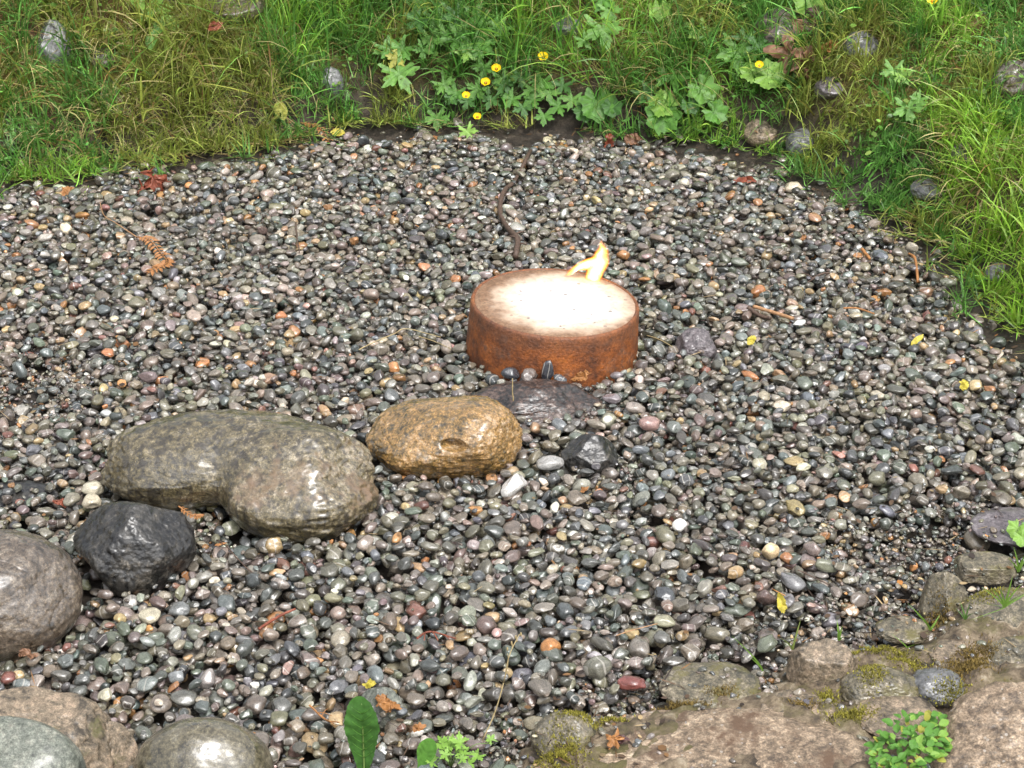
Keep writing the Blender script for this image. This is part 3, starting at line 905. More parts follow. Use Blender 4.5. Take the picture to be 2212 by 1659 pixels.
mud = 0.97 * sstep(-0.22, -0.05, sd_c + 0.12 * fbm2(CX, CY, 7, 3, 41)) * sstep(3.5, 4.0, CY)
for (px, py, r_, s_) in [(10, 850, 0.13, 0.5), (60, 838, 0.10, 0.45), (1560, 330, 0.12, 0.8), (830, 290, 0.12, 0.8)]:
    p = gp(px, py)
    mud = np.maximum(mud, s_ * sstep(0.75, 0.2, ((CX - p[0]) ** 2 + ((CY - p[1]) * 0.8) ** 2) / (r_ * r_) + 0.5 * fbm2(CX, CY, 12, 3, 43)))
MUD = up8(mud)
NV = 28
variants = []
for k in range(NV):
    r_ = np.random.default_rng(900 + k)
    D, Fc = ico(4)
    ang = k % 3 == 2
    pl = rand_planes(300 + k, 10 if ang else 7, 0.62 if ang else 0.72, 0.95)
    rr = star(D, [(0, 0, 0, 1, 1, 1), (r_.uniform(-.3, .3), r_.uniform(-.3, .3), 0, 0.8, 0.8, 0.85)], pl, 0.2, 0.06 if ang else 0.15)
    V = D * rr[:, None]
    V *= 1 + (0.16 if ang else 0.10) * fbm(V * 1.6 + k * 5, 3, 400 + k)[:, None]
    V /= np.percentile(np.abs(V), 99.5, axis=0)
    me = mesh_np('pebble_shape', V, Fc)
    me.materials.append(M_PEB)
    variants.append(me)

# library of settled poses
LIB = []
lr = np.random.default_rng(44)


def make_pose(a_):
    b_ = a_ * lr.uniform(0.55, 0.95)
    c_ = min(b_, a_ * lr.uniform(0.36, 0.76))
    tl = lr.normal(0, 15, 2) if lr.random() > 0.10 else lr.normal(0, 42, 2)
    eu = (R(tl[0]), R(tl[1]), lr.uniform(0, 2 * math.pi))
    M = np.array(Euler(eu).to_matrix())
    A = M @ np.diag([1 / a_ ** 2, 1 / b_ ** 2, 1 / c_ ** 2]) @ M.T
    n_ = int(math.ceil(a_ / CELL)) + 1
    g = np.arange(-n_, n_ + 1) * CELL
    gx_, gy_ = np.meshgrid(g, g, indexing='ij')
    B = 2 * (A[0, 2] * gx_ + A[1, 2] * gy_)
    Cq = A[0, 0] * gx_ ** 2 + 2 * A[0, 1] * gx_ * gy_ + A[1, 1] * gy_ ** 2 - 1
    disc = B * B - 4 * A[2, 2] * Cq
    mk = disc > 0
    sq = np.sqrt(np.maximum(disc, 0))
    up = np.where(mk, (-B + sq) / (2 * A[2, 2]), -9).astype(np.float32)
    lo = np.where(mk, (-B - sq) / (2 * A[2, 2]), 9).astype(np.float32)
    return dict(n=n_, up=up, lo=lo, mk=mk, cells=int(mk.sum()), size=(a_, b_, c_), rot=eu, top=float(up.max()))


big_n, small_n = 700, 160
for k in range(big_n):
    LIB.append(make_pose(float(np.clip(lr.lognormal(math.log(0.0142), 0.32), 0.0075, 0.031))))
for k in range(small_n):
    LIB.append(make_pose(float(np.clip(lr.lognormal(math.log(0.0052), 0.35), 0.0032, 0.010))))

PEB = []                                           # (x, y, z, pose)


def drop(n_try, small_bias, limit, K=5, sd_max=0.03, seed=1, only_grit=False):
    r_ = np.random.default_rng(seed)
    xs, ys = r_.uniform(X0 + 0.05, X1 - 0.05, n_try), r_.uniform(Y0 + 0.05, Y1 - 0.05, n_try)
    # keep to what can be seen, with a margin for a step to the side
    okx = np.abs(xs) < 0.42 + 0.315 * ys
    if only_grit:
        okx &= GRIT[((xs - X0) / CELL).astype(int), ((ys - Y0) / CELL).astype(int)] > 0.3
    u1, u2 = r_.random(n_try), r_.random(n_try)
    jit = r_.normal(0, 0.016, (n_try, K, 2))
    bi, si = r_.integers(0, big_n, n_try), r_.integers(big_n, big_n + small_n, n_try)
    for i in range(n_try):
        if not okx[i]:
            continue
        ix, iy = int((xs[i] - X0) / CELL), int((ys[i] - Y0) / CELL)
        if SD[ix, iy] > sd_max:
            continue
        gf = GRIT[ix, iy]
        if u2[i] < MUD[ix, iy]:
            continue
        sm = u1[i] < (small_bias + gf * 0.93)
        if not sm and gf > 0.5 and u2[i] < 0.6:
            continue
        L = LIB[si[i] if sm else bi[i]]
        n_ = L['n']
        best = None
        for k in range(K):
            jx = ix + (int(jit[i, k, 0] / CELL) if k else 0)
            jy = iy + (int(jit[i, k, 1] / CELL) if k else 0)
            if jx - n_ < 0 or jy - n_ < 0 or jx + n_ + 1 > HX or jy + n_ + 1 > HY:
                continue
            z = float((H[jx - n_:jx + n_ + 1, jy - n_:jy + n_ + 1] - L['lo']).max())
            if best is None or z < best[0]:
                best = (z, jx, jy)
        if best is None or best[0] + L['top'] > limit:
            continue
        z, jx, jy = best
        w = H[jx - n_:jx + n_ + 1, jy - n_:jy + n_ + 1]
        new = z + L['up']
        m_ = L['mk'] & (new > w)
        w[m_] = new[m_]
        ID[jx - n_:jx + n_ + 1, jy - n_:jy + n_ + 1][m_] = len(PEB)
        PEB.append((X0 + (jx + 0.5) * CELL, Y0 + (jy + 0.5) * CELL, z - 0.0008, si[i] if sm else bi[i]))


drop(44000, 0.04, 0.008, K=4, seed=71)              # bottom layer, runs on under the boulders
for V in OBST:
    ix = ((V[:, 0] - X0) / CELL).astype(int); iy = ((V[:, 1] - Y0) / CELL).astype(int)
    ok = (ix > 1) & (iy > 1) & (ix < HX - 2) & (iy < HY - 2)
    S = np.full(H.shape, -9, np.float32)
    np.maximum.at(S, (ix[ok], iy[ok]), V[ok, 2].astype(np.float32))
    if ok.any():
        a0, a1, b0, b1 = ix[ok].min() - 2, ix[ok].max() + 3, iy[ok].min() - 2, iy[ok].max() + 3
        W = S[a0:a1, b0:b1]
        for _ in range(2 if len(V) > 9000 else 3):
            W2 = W.copy()
            for dx in (-1, 0, 1):
                for dy in (-1, 0, 1):
                    W2 = np.maximum(W2, np.roll(np.roll(W, dx, 0), dy, 1))
            W = np.where(W < -5, W2, W)
        H[a0:a1, b0:b1] = np.maximum(H[a0:a1, b0:b1], W)
        ID[a0:a1, b0:b1] = np.where(W > -5, -2, ID[a0:a1, b0:b1])
dx_, dy_ = np.meshgrid(cxs - drum_top[0], cys - drum_top[1], indexing='ij')
dm = np.hypot(dx_, dy_) < DR + 0.008
H[dm] = 0.3
ID[dm] = -2
del dx_, dy_, dm
drop(34000, 0.06, 0.026, K=6, seed=72)
drop(15000, 0.85, 0.020, K=5, seed=73)              # chips that fill the gaps and the gritty places

drop(150000, 0.85, 0.004, K=3, seed=74, only_grit=True)

nb_ = 2000
for q in range(nb_):
    x, y = float(lr.uniform(0.02, 1.75)), float(lr.uniform(2.2, 3.1))
    ix, iy = int((x - X0) / CELL), int((y - Y0) / CELL)
    if poly_sd(BORDER, np.array([x]), np.array([y]))[0] < 0.02 and H[ix, iy] < 0.05 and ID[ix, iy] == -2:
        k = int(lr.integers(big_n, big_n + small_n)) 
        PEB.append((x, y, float(H[ix, iy]) + LIB[k]['size'][2] * 0.1, k))

# colours, wet
PAL = [  # weight, name, linear colour
    (24, 'grey-brown', (0.128, 0.110, 0.090)), (15, 'taupe', (0.165, 0.140, 0.115)), (13, 'dark slate', (0.046, 0.052, 0.056)), (13, 'charcoal', (0.062, 0.058, 0.053)),
    (9, 'green-grey', (0.082, 0.095, 0.080)), (8, 'blue-grey', (0.110, 0.122, 0.130)), (8, 'olive-grey', (0.130, 0.118, 0.080)), (5, 'light grey', (0.25, 0.235, 0.215)),
    (4, 'purple-brown', (0.125, 0.090, 0.085)), (3.4, 'tan', (0.29, 0.20, 0.105)), (1.7, 'rust-orange', (0.31, 0.140, 0.048)), (0.9, 'brick-red', (0.16, 0.066, 0.050)),
    (1.3, 'cream', (0.40, 0.35, 0.28)), (0.4, 'white', (0.60, 0.57, 0.52)), (0.9, 'pinkish', (0.26, 0.175, 0.150))]
pw = np.array([p_[0] for p_ in PAL], float); pw /= pw.sum()
NP = len(PEB)
pr = np.random.default_rng(5)
pc = pr.choice(len(PAL), NP, p=pw)
PC = (0.82 * np.array([PAL[k][2] for k in pc]) + 0.18 * np.array([0.120, 0.110, 0.086])) * np.array([1.18, 1.16, 1.10]) * np.exp(pr.normal(0, 0.22, NP))[:, None] * np.exp(pr.normal(0, 0.05, (NP, 3)))
PP = np.array([q[:3] for q in PEB])
pose_i = np.array([q[3] for q in PEB])
PVAR = pr.integers(0, NV, NP)
PRND = pr.random(NP)
vis = np.bincount(ID[ID >= 0], minlength=NP)
cells = np.array([LIB[k]['cells'] for k in pose_i])
# the stones that show largest become objects of their own
depth = PP[:, 1] * CT - (PP[:, 2] - CAM_H) * ST
sx_ = PW / 2 + FPX * PP[:, 0] / depth
sy_ = PH / 2 - FPX * (PP[:, 1] * ST + (PP[:, 2] - CAM_H) * CT) / depth
inview = (sx_ > 15) & (sx_ < PW - 15) & (sy_ > 0) & (sy_ < PH - 12)
score = np.where(inview & (vis > 0.72 * cells), vis / depth ** 2, 0)
chosen = np.argsort(-score)[:270]
is_obj = np.zeros(NP, bool); is_obj[chosen] = True

MARKS = [('the black boulder', gp(285, 1250)), ('the two-lobed boulder', gp(600, 1130)), ('the golden boulder', gp(960, 1030)), ('the round brown boulder', gp(60, 1400)),
         ('the olive domed rock', gp(440, 1570)), ('the tan cracked boulder', gp(130, 1500)), ('the broad upright leaf', gp(785, 1620)), ('the grey wedge-shaped stone', gp(830, 1500)), ('the mossy bearded stone', gp(1200, 1570)),
         ('the low green-grey border stone', gp(1530, 1450)), ('the split-faced border stone', gp(1760, 1390)), ('the small black angular rock', gp(1275, 1010)), ('the tan slanting rock', gp(2010, 1300)),
         ('the dark craggy rock', gp(1180, 900)), ('the dry grass stem', gp(1110, 1480)), ('the purple-grey chunk', gp(1505, 770)), ('the rusty drum', gp(1200, 800))]
for k in chosen:
    L = LIB[pose_i[k]]
    o = bpy.data.objects.new('pebble', variants[PVAR[k]])
    o.location = PP[k]; o.rotation_euler = L['rot']; o.scale = L['size']
    o['col'] = [float(q) for q in PC[k]] + [1.0]
    o['rnd'] = float(PRND[k])
    link(o)
    a_, b_, c_ = L['size']
    shape = 'flat' if c_ < 0.52 * a_ else 'long' if b_ < 0.72 * a_ else 'round' if c_ > 0.68 * a_ else 'oval'
    size = 'large' if a_ > 0.021 else 'small' if a_ < 0.0155 else 'middling'
    mk = min(MARKS, key=lambda m__: (m__[1][0] - PP[k][0]) ** 2 + (m__[1][1] - PP[k][1]) ** 2)
    dd = math.hypot(mk[1][0] - PP[k][0], mk[1][1] - PP[k][1])
    near_ = sorted(MARKS, key=lambda m__: (m__[1][0] - PP[k][0]) ** 2 + (m__[1][1] - PP[k][1]) ** 2)
    where = f"beside {mk[0]}" if dd < 0.11 else f"near {mk[0]}" if dd < 0.2 else f"between {near_[0][0]} and {near_[1][0]}"
    if len(where.split()) > 10:
        where = f"some way from {mk[0]}"
    tag(o, f"{size} {shape} {PAL[pc[k]][1]} pebble {where}", 'pebble', 'pebbles lying on top of the gravel')

# pebbles one can point at: leaning on the drum, and the pale ones by the boulders
SETP = [((1183, 800), 0.046, 0.020, (0.0145, 0.014, 0.028), (0, R(8), 0), (0.040, 0.042, 0.050), 'dark slate pebble standing on end against the front of the drum'),
        ((1103, 808), 0.030, 0.0, (0.022, 0.017, 0.014), (0, R(6), R(10)), (0.045, 0.048, 0.055), 'black rounded pebble lying against the drum foot above the craggy rock'),
        ((1143, 802), 0.032, 0.0, (0.021, 0.017, 0.016), (R(20), 0, R(60)), (0.15, 0.125, 0.11), 'grey-brown blunt pebble between two dark pebbles at the drum foot'),
        ((1210, 815), 0.026, 0.0, (0.018, 0.013, 0.011), (0, R(25), R(-20)), (0.075, 0.085, 0.095), 'blue-grey pebble at the foot of the slate pebble standing on end'),
        ((1188, 1000), 0.018, 0.0, (0.030, 0.022, 0.015), (R(-12), 0, R(8)), (0.33, 0.32, 0.30), 'pale grey blocky flat pebble beside the small black angular rock'),
        ((1110, 1050), 0.020, 0.0, (0.034, 0.021, 0.018), (R(-10), R(-14), R(50)), (0.52, 0.50, 0.47), 'long whitish pebble at the end of the golden boulder'),
        ((200, 1055), 0.022, 0.0, (0.023, 0.019, 0.015), (0, 0, 0), (0.45, 0.41, 0.31), 'cream pebble touching the end of the two-lobed boulder'),
        ((198, 1084), 0.024, 0.0, (0.021, 0.020, 0.016), (0, 0, 1.0), (0.42, 0.37, 0.27), 'cream rounded pebble tucked behind the black boulder'),
        ((1468, 1134), 0.016, 0.0, (0.015, 0.014, 0.013), (0, 0, 0.3), (0.75, 0.72, 0.66), 'bright white round pebble alone on grey gravel'),
        ((1664, 1190), 0.016, 0.0, (0.018, 0.015, 0.018), (0, 0, 0.3), (0.55, 0.42, 0.25), 'cream-yellow egg-like pebble standing among dark pebbles'),
        ((594, 1178), 0.016, 0.0, (0.020, 0.016, 0.018), (R(20), 0, 0.6), (0.30, 0.21, 0.10), 'honey-coloured pebble just below the two-lobed boulder'),
        ((1190, 1398), 0.016, 0.0, (0.022, 0.017, 0.017), (R(15), R(20), 0.9), (0.36, 0.16, 0.05), 'orange pebble with a dark pit near the dry grass stem'),
        ((1368, 1475), 0.014, 0.0, (0.028, 0.019, 0.014), (0, 0, 0.1), (0.17, 0.055, 0.045), 'large brick-red flattened pebble before the low green-grey border stone'),
        ((1292, 1442), 0.018, 0.0, (0.026, 0.022, 0.021), (0, 0, 0.5), (0.135, 0.13, 0.10), 'large smooth olive-grey pebble behind the brick-red pebble'),
        ((1405, 915), 0.014, 0.0, (0.028, 0.020, 0.016), (R(10), R(15), 0.3), (0.30, 0.19, 0.165), 'pink-grey angular pebble some way from the dark craggy rock')]
for kk, ((px_, py_), zc, _y, sz_, eu, co, lab) in enumerate(SETP):
    q = gp(px_, py_, zc)
    if kk < 4:
        q[1] = drum_top[1] - math.sqrt(max((DR + 0.012) ** 2 - (q[0] - drum_top[0]) ** 2, 0)) - sz_[0] * 0.6
    clash = ~is_obj & (np.abs(PP[:, 0] - q[0]) < sz_[0] * 0.85) & (np.abs(PP[:, 1] - q[1]) < sz_[0] * 0.85) & (PP[:, 2] > q[2] - sz_[2] * 0.7)
    PP[clash, 2] -= 0.02
    o = bpy.data.objects.new('pebble', variants[(kk * 5 + 1) % NV])
    o.location = q; o.rotation_euler = eu; o.scale = sz_
    o['col'] = list(co) + [1.0]; o['rnd'] = 0.13 + 0.041 * kk
    link(o)
    tag(o, lab, 'pebble', 'pebbles lying on top of the gravel')

# everything else is gravel
rest = ~is_obj & (vis + 0 > 0) | (~is_obj & (PP[:, 2] > -0.045))
rest &= ~is_obj
me = bpy.data.meshes.new('gravel')
me.vertices.add(int(rest.sum()))
me.vertices.foreach_set('co', PP[rest].astype(np.float32).ravel())
for nm, ty, key, dat in (('rot', 'FLOAT_VECTOR', 'vector', np.array([LIB[k]['rot'] for k in pose_i[rest]])), ('scl', 'FLOAT_VECTOR', 'vector', np.array([LIB[k]['size'] for k in pose_i[rest]])),
                         ('idx', 'INT', 'value', PVAR[rest]), ('rnd', 'FLOAT', 'value', PRND[rest]), ('col', 'FLOAT_COLOR', 'color', np.concatenate([PC[rest], np.ones((rest.sum(), 1))], 1))):
    a = me.attributes.new(nm, ty, 'POINT')
    a.data.foreach_set(key, np.ascontiguousarray(dat, np.int32 if ty == 'INT' else np.float32).ravel())
gravel = obj('gravel', me, M_PEB)
tag(gravel, 'wet rounded pebbles and grit in greys, browns and rust', 'gravel', kind='stuff')
ng = bpy.data.node_groups.new('gravel_scatter', 'GeometryNodeTree')
ng.interface.new_socket('Geometry', in_out='INPUT', socket_type='NodeSocketGeometry')
ng.interface.new_socket('Geometry', in_out='OUTPUT', socket_type='NodeSocketGeometry')
gi, go = ng.nodes.new('NodeGroupInput'), ng.nodes.new('NodeGroupOutput')
iop = ng.nodes.new('GeometryNodeInstanceOnPoints')
jn = ng.nodes.new('GeometryNodeJoinGeometry')
for vme in variants:
    so = bpy.data.objects.new('pebble_shape', vme)  # source shapes, not placed in the scene
    inf = ng.nodes.new('GeometryNodeObjectInfo')
    inf.inputs['Object'].default_value = so
    inf.inputs['As Instance'].default_value = False
    g2i = ng.nodes.new('GeometryNodeGeometryToInstance')
    ng.links.new(inf.outputs['Geometry'], g2i.inputs[0])
    ng.links.new(g2i.outputs[0], jn.inputs[0])


def named(nm, ty):
    n_ = ng.nodes.new('GeometryNodeInputNamedAttribute')
    n_.data_type = ty
    n_.inputs['Name'].default_value = nm
    return n_.outputs['Attribute']


e2r = ng.nodes.new('FunctionNodeEulerToRotation')
ng.links.new(named('rot', 'FLOAT_VECTOR'), e2r.inputs[0])
iop.inputs['Pick Instance'].default_value = True
ng.links.new(gi.outputs[0], iop.inputs['Points'])
ng.links.new(jn.outputs[0], iop.inputs['Instance'])
ng.links.new(named('idx', 'INT'), iop.inputs['Instance Index'])
ng.links.new(e2r.outputs[0], iop.inputs['Rotation'])
ng.links.new(named('scl', 'FLOAT_VECTOR'), iop.inputs['Scale'])
ng.links.new(iop.outputs[0], go.inputs[0])
md = gravel.modifiers.new('scatter', 'NODES')
md.node_group = ng


def top_z(x, y):
    ix, iy = int((x - X0) / CELL), int((y - Y0) / CELL)
    if 1 < ix < HX - 2 and 1 < iy < HY - 2 and SD[ix, iy] < 0.03:
        return float(H[ix - 1:ix + 2, iy - 1:iy + 2].max())
    return gz(x, y)


def onto(px, py, lift=0.004):
    """a point on the gravel surface under a sheet pixel"""
    p = gp(px, py, 0.0)
    z = min(top_z(p[0], p[1]), 0.03)
    return np.array([p[0], p[1], z + lift])

# ------------------------------------------------------------------ grass
def blades(roots, az, el, length, width, droop, colors, seg=5, twist=None):
    N = len(roots)
    s = np.linspace(0, 1, seg + 1)
    pos = np.array(roots, float)
    dirh = np.stack([np.cos(az), np.sin(az), np.zeros(N)], 1)
    perp = np.stack([-np.sin(az), np.cos(az), np.zeros(N)], 1)
    V = np.empty((N, seg + 1, 2, 3))
    tw = np.zeros(N) if twist is None else twist
    for k in range(seg + 1):
        e = el - droop * s[k] ** 1.2
        d = dirh * np.cos(e)[:, None]; d[:, 2] = np.sin(e)
        nrm = np.cross(perp, d)
        a_ = tw * s[k]
        side = perp * np.cos(a_)[:, None] + nrm * np.sin(a_)[:, None]
        w = width * (1.0 - s[k] ** 2.2) * (0.7 + 0.3 * min(1, s[k] * 4)) + 0.00015
        V[:, k, 0] = pos - side * w[:, None] / 2
        V[:, k, 1] = pos + side * w[:, None] / 2
        pos = pos + d * (length / seg)[:, None]
    base = np.arange(N)[:, None] * (seg + 1) * 2
    F_ = np.stack([np.stack([base[:, 0] + 2 * k, base[:, 0] + 2 * k + 1, base[:, 0] + 2 * k + 3, base[:, 0] + 2 * k + 2], 1) for k in range(seg)], 1).reshape(-1, 4)
    C_ = np.repeat(colors, (seg + 1) * 2, axis=0)
    return V.reshape(-1, 3), F_, C_


gr = np.random.default_rng(17)
NT_ = 40000
tx, ty = gr.uniform(-2.6, 2.7, NT_), gr.uniform(3.6, 7.0, NT_)
td = poly_sd(GRAVEL, tx, ty)
dens = 0.72 + 1.6 * fbm2(tx, ty, 4.5, 3, 61)
keep = (td > -0.035) & (td < 0.95) & (np.abs(tx) < 0.5 + 0.34 * ty) & (gr.random(NT_) < np.clip(dens, 0.5, 1)) & ((ty - 0.0 * tx) < 6.75)
# centre foot of the bank is leafy and muddy rather than grassy
mid_foot = (td < 0.10) & (tx > -0.35) & (tx < 1.05)
keep &= ~(mid_foot & (gr.random(NT_) < 0.5))
tx, ty, td = tx[keep], ty[keep], td[keep]
# tufts that spill onto the gravel
sp = []
for (px, py, n_, sprd) in [(2185, 535, 26, 0.09), (2110, 560, 12, 0.08), (2190, 690, 10, 0.06), (2100, 655, 7, 0.05), (2160, 610, 8, 0.06), (60, 375, 14, 0.10), (180, 372, 10, 0.08), (330, 350, 8, 0.07), (480, 325, 9, 0.07), (590, 300, 10, 0.07),
                           (560, 335, 4, 0.04), (1840, 405, 10, 0.06), (1720, 380, 8, 0.05), (1900, 440, 8, 0.06), (2040, 500, 10, 0.07), (1990, 470, 7, 0.05), (330, 250, 16, 0.09), (420, 240, 18, 0.09), (500, 250, 14, 0.08), (380, 290, 16, 0.09), (270, 290, 14, 0.09), (460, 285, 12, 0.07), (180, 310, 12, 0.09), (1600, 240, 10, 0.06), (1690, 225, 10, 0.07), (1740, 235, 9, 0.05), (1800, 290, 12, 0.06), (1565, 285, 6, 0.04), (1830, 340, 10, 0.06), (1760, 345, 5, 0.04), (1660, 330, 4, 0.04), (760, 250, 8, 0.06), (820, 235, 8, 0.06), (900, 245, 6, 0.05), (230, 360, 7, 0.06), (2010, 345, 8, 0.1)]:
    p = gb(px, py)
    for _ in range(n_):
        sp.append((p[0] + gr.normal(0, sprd), p[1] + gr.normal(0, sprd * 0.7)))
sp = np.array(sp)
tx = np.concatenate([tx, sp[:, 0]]); ty = np.concatenate([ty, sp[:, 1]])
tz = ground_z(tx, ty)
sdt = poly_sd(GRAVEL, tx, ty)
tz = np.where(sdt < 0.01, -0.012, tz)
hold = np.array([True] * len(tx))
for o in [o for o in COL.objects if o.name.startswith('bank_stone')]:
    r0 = max(v.co.x for v in o.data.vertices)
    hold &= ~((np.abs(tx - o.location.x) < r0 * 0.35) & (ty < o.location.y + r0 * 0.2) & (ty > o.location.y - r0 * 1.2))
tx, ty, tz = tx[hold], ty[hold], tz[hold]
nt = len(tx)
nb = gr.integers(5, 14, nt)
ti = np.repeat(np.arange(nt), nb)
N = len(ti)
roots = np.stack([tx[ti] + gr.normal(0, 0.013, N), ty[ti] + gr.normal(0, 0.013, N), tz[ti] - 0.006], 1)
tuft_az = gr.normal(-math.pi / 2, 0.9, nt)
az = tuft_az[ti] + gr.normal(0, 1.15, N)
lng_f = np.clip(1.12 + 1.2 * fbm2(tx, ty, 2.5, 2, 77), 0.5, 1.6)
tuft_len = gr.uniform(0.08, 0.21, nt) * lng_f
tuft_len = np.where(tx > 1.15, np.minimum(tuft_len, 0.15), tuft_len)
sdr = poly_sd(GRAVEL, tx, ty)
tuft_len = np.where(sdr < 0.05, np.minimum(tuft_len, 0.10), tuft_len)
length = tuft_len[ti] * gr.uniform(0.55, 1.25, N)
el = np.clip(gr.normal(1.05, 0.35, N), 0.15, 1.55)
droop = np.clip(gr.normal(0.85, 0.5, N), 0.0, 2.2)
width = np.clip(gr.lognormal(math.log(0.0040), 0.40, N), 0.0016, 0.0095)
fresh, mid_g, olive, straw, rusty = np.array([0.24, 0.42, 0.065]), np.array([0.13, 0.29, 0.060]), np.array([0.27, 0.32, 0.070]), np.array([0.50, 0.42, 0.19]), np.array([0.27, 0.155, 0.06])
cn = fbm2(tx, ty, 3.0, 3, 88)
dry = np.clip(0.12 + 0.6 * fbm2(tx, ty, 2.6, 3, 99) + 0.30 * sstep(-0.75, -1.7, tx) * sstep(5.3, 5.7, ty) + 0.12 * sstep(1.0, 1.8, tx), 0.02, 0.55)
tc_ = np.where((cn > 0.16)[:, None], fresh, np.where((cn > -0.12)[:, None], mid_g, olive)) * np.exp(gr.normal(0, 0.14, (nt, 1)))
tc_ = np.where(((tx > 1.2) & (sdr < 0.25))[:, None], np.array([0.27, 0.45, 0.06]), tc_)
C = tc_[ti] * np.exp(gr.normal(0, 0.36, (N, 1))) * np.exp(gr.normal(0, 0.06, (N, 3)))
isdry = gr.random(N) < dry[ti]
pick = gr.random(N)
C[isdry] = np.where((pick[isdry] < 0.55)[:, None], straw, np.where((pick[isdry] < 0.8)[:, None], olive * 1.2, rusty)) * np.exp(gr.normal(0, 0.25, (isdry.sum(), 1)))
el = np.where(isdry, el * 0.6, el)
droop = np.where(isdry, droop * 1.3, droop)
width = np.where(isdry, width * 0.6, width)
V, F_, C_ = blades(roots, az, el, length, width, droop, C, 5, gr.normal(0, 0.9, N))
# blades lie on the slope instead of running through it
gzv = np.maximum(ground_z(V[:, 0], V[:, 1]) + 0.004, np.where(poly_sd(GRAVEL, V[:, 0], V[:, 1]) < 0, 0.004, -1))
V[:, 2] = np.maximum(V[:, 2], gzv)
me = mesh_np('grass', V, F_)
col_attr(me, C_)
tag(obj('grass', me, M_GRASS), 'tangled wet green and straw-coloured grass covering the bank', 'grass', kind='stuff')

# ------------------------------------------------------------------ low ground cover leaves and moss on the bank, litter at its foot
def bits(P, nrm_tilt, sx, sy, C, seed, curl=0.3):
    r_ = np.random.default_rng(seed)
    N = len(P)
    th = r_.uniform(0, 2 * math.pi, N)
    tl = r_.normal(0, nrm_tilt, (N, 2))
    u = np.stack([np.cos(th), np.sin(th), tl[:, 0]], 1); u /= np.linalg.norm(u, axis=1)[:, None]
    v = np.stack([-np.sin(th), np.cos(th), tl[:, 1]], 1); v /= np.linalg.norm(v, axis=1)[:, None]
    w = np.cross(u, v)
    shape = np.array([(-1, 0, 0), (-0.4, -1, .3), (0.4, -0.9, .3), (1, 0, 0.1), (0.4, 0.9, .35), (-0.4, 1, .25), (0, 0, -0.1)])
    V = P[:, None] + shape[None, :, 0:1] * (u * sx[:, None])[:, None] + shape[None, :, 1:2] * (v * sy[:, None])[:, None] + shape[None, :, 2:3] * (w * (sy * curl)[:, None])[:, None]
    tri = np.array([(6, k, (k + 1) % 6) for k in range(6)])
    F_ = (np.arange(N) * 7)[:, None, None] + tri[None]
    return V.reshape(-1, 3), F_.reshape(-1, 3), np.repeat(C, 7, 0)


n_ = 26000
x, y = gr.uniform(-2.4, 2.5, n_), gr.uniform(3.9, 6.6, n_)
d = poly_sd(GRAVEL, x, y)
k = (d > 0.02) & (d < 1.2) & (fbm2(x, y, 5, 3, 123) > -0.02)
x, y = x[k], y[k]
P = np.stack([x, y, ground_z(x, y) + gr.uniform(0.004, 0.085, len(x))], 1)
sz = gr.uniform(0.004, 0.012, len(x))
C = np.array([0.15, 0.27, 0.055]) * np.exp(gr.normal(0, 0.35, (len(x), 1))) * np.exp(gr.normal(0, 0.12, (len(x), 3)))
V, F_, C_ = bits(P, 0.5, sz, sz * 0.75, C, 3)
me = mesh_np('ground_cover', V, F_); col_attr(me, C_)
tag(obj('ground_cover', me, M_GRASS), 'tiny leaves of low creeping ground cover between the grass', 'ground cover', kind='stuff')

# litter: needles, bark crumbs and leaf scraps
n_ = 42000
x, y = gr.uniform(-2.1, 2.2, n_), gr.uniform(2.2, 6.1, n_)
d = poly_sd(GRAVEL, x, y)
pr_ = np.where((d > -0.26) & (d < 0.16) & (y > 3.8), 0.85 * np.exp(-np.clip(-d, 0, 1) / 0.10), 0.022)
for (px, py, r_) in [(20, 850, 0.22), (2060, 1200, 0.24), (1290, 1590, 0.18), (1900, 1340, 0.18)]:
    p = gp(px, py); pr_ = np.maximum(pr_, 0.5 * np.exp(-((x - p[0]) ** 2 + (y - p[1]) ** 2) / r_ ** 2))
k = (d < 0.16) & (gr.random(n_) < pr_)
x, y = x[k], y[k]
zz = np.array([top_z(a_, b_) for a_, b_ in zip(x, y)])
ok = (zz < 0.05) | (poly_sd(GRAVEL, x, y) > 0)
x, y, zz = x[ok], y[ok], zz[ok]
P = np.stack([x, y, zz + 0.002], 1)
needle = gr.random(len(x)) < 0.6
sxx = np.where(needle, gr.uniform(0.006, 0.028, len(x)), gr.uniform(0.003, 0.009, len(x)))
syy = np.where(needle, gr.uniform(0.0007, 0.0014, len(x)), sxx * gr.uniform(0.4, 0.8, len(x)))
lc = np.array([(0.045, 0.030, 0.021), (0.08, 0.05, 0.03), (0.16, 0.085, 0.035), (0.26, 0.19, 0.10), (0.030, 0.022, 0.018), (0.35, 0.15, 0.04)])
C = lc[gr.choice(6, len(x), p=[0.3, 0.25, 0.13, 0.08, 0.21, 0.03])] * np.exp(gr.normal(0, 0.25, (len(x), 1)))
V, F_, C_ = bits(P, 0.22, sxx, syy, C, 4)
me = mesh_np('litter', V, F_); col_attr(me, C_)
tag(obj('litter', me, M_LITTER), 'dark brown needles, bark crumbs and leaf scraps scattered on the gravel and its edge', 'litter', kind='stuff')

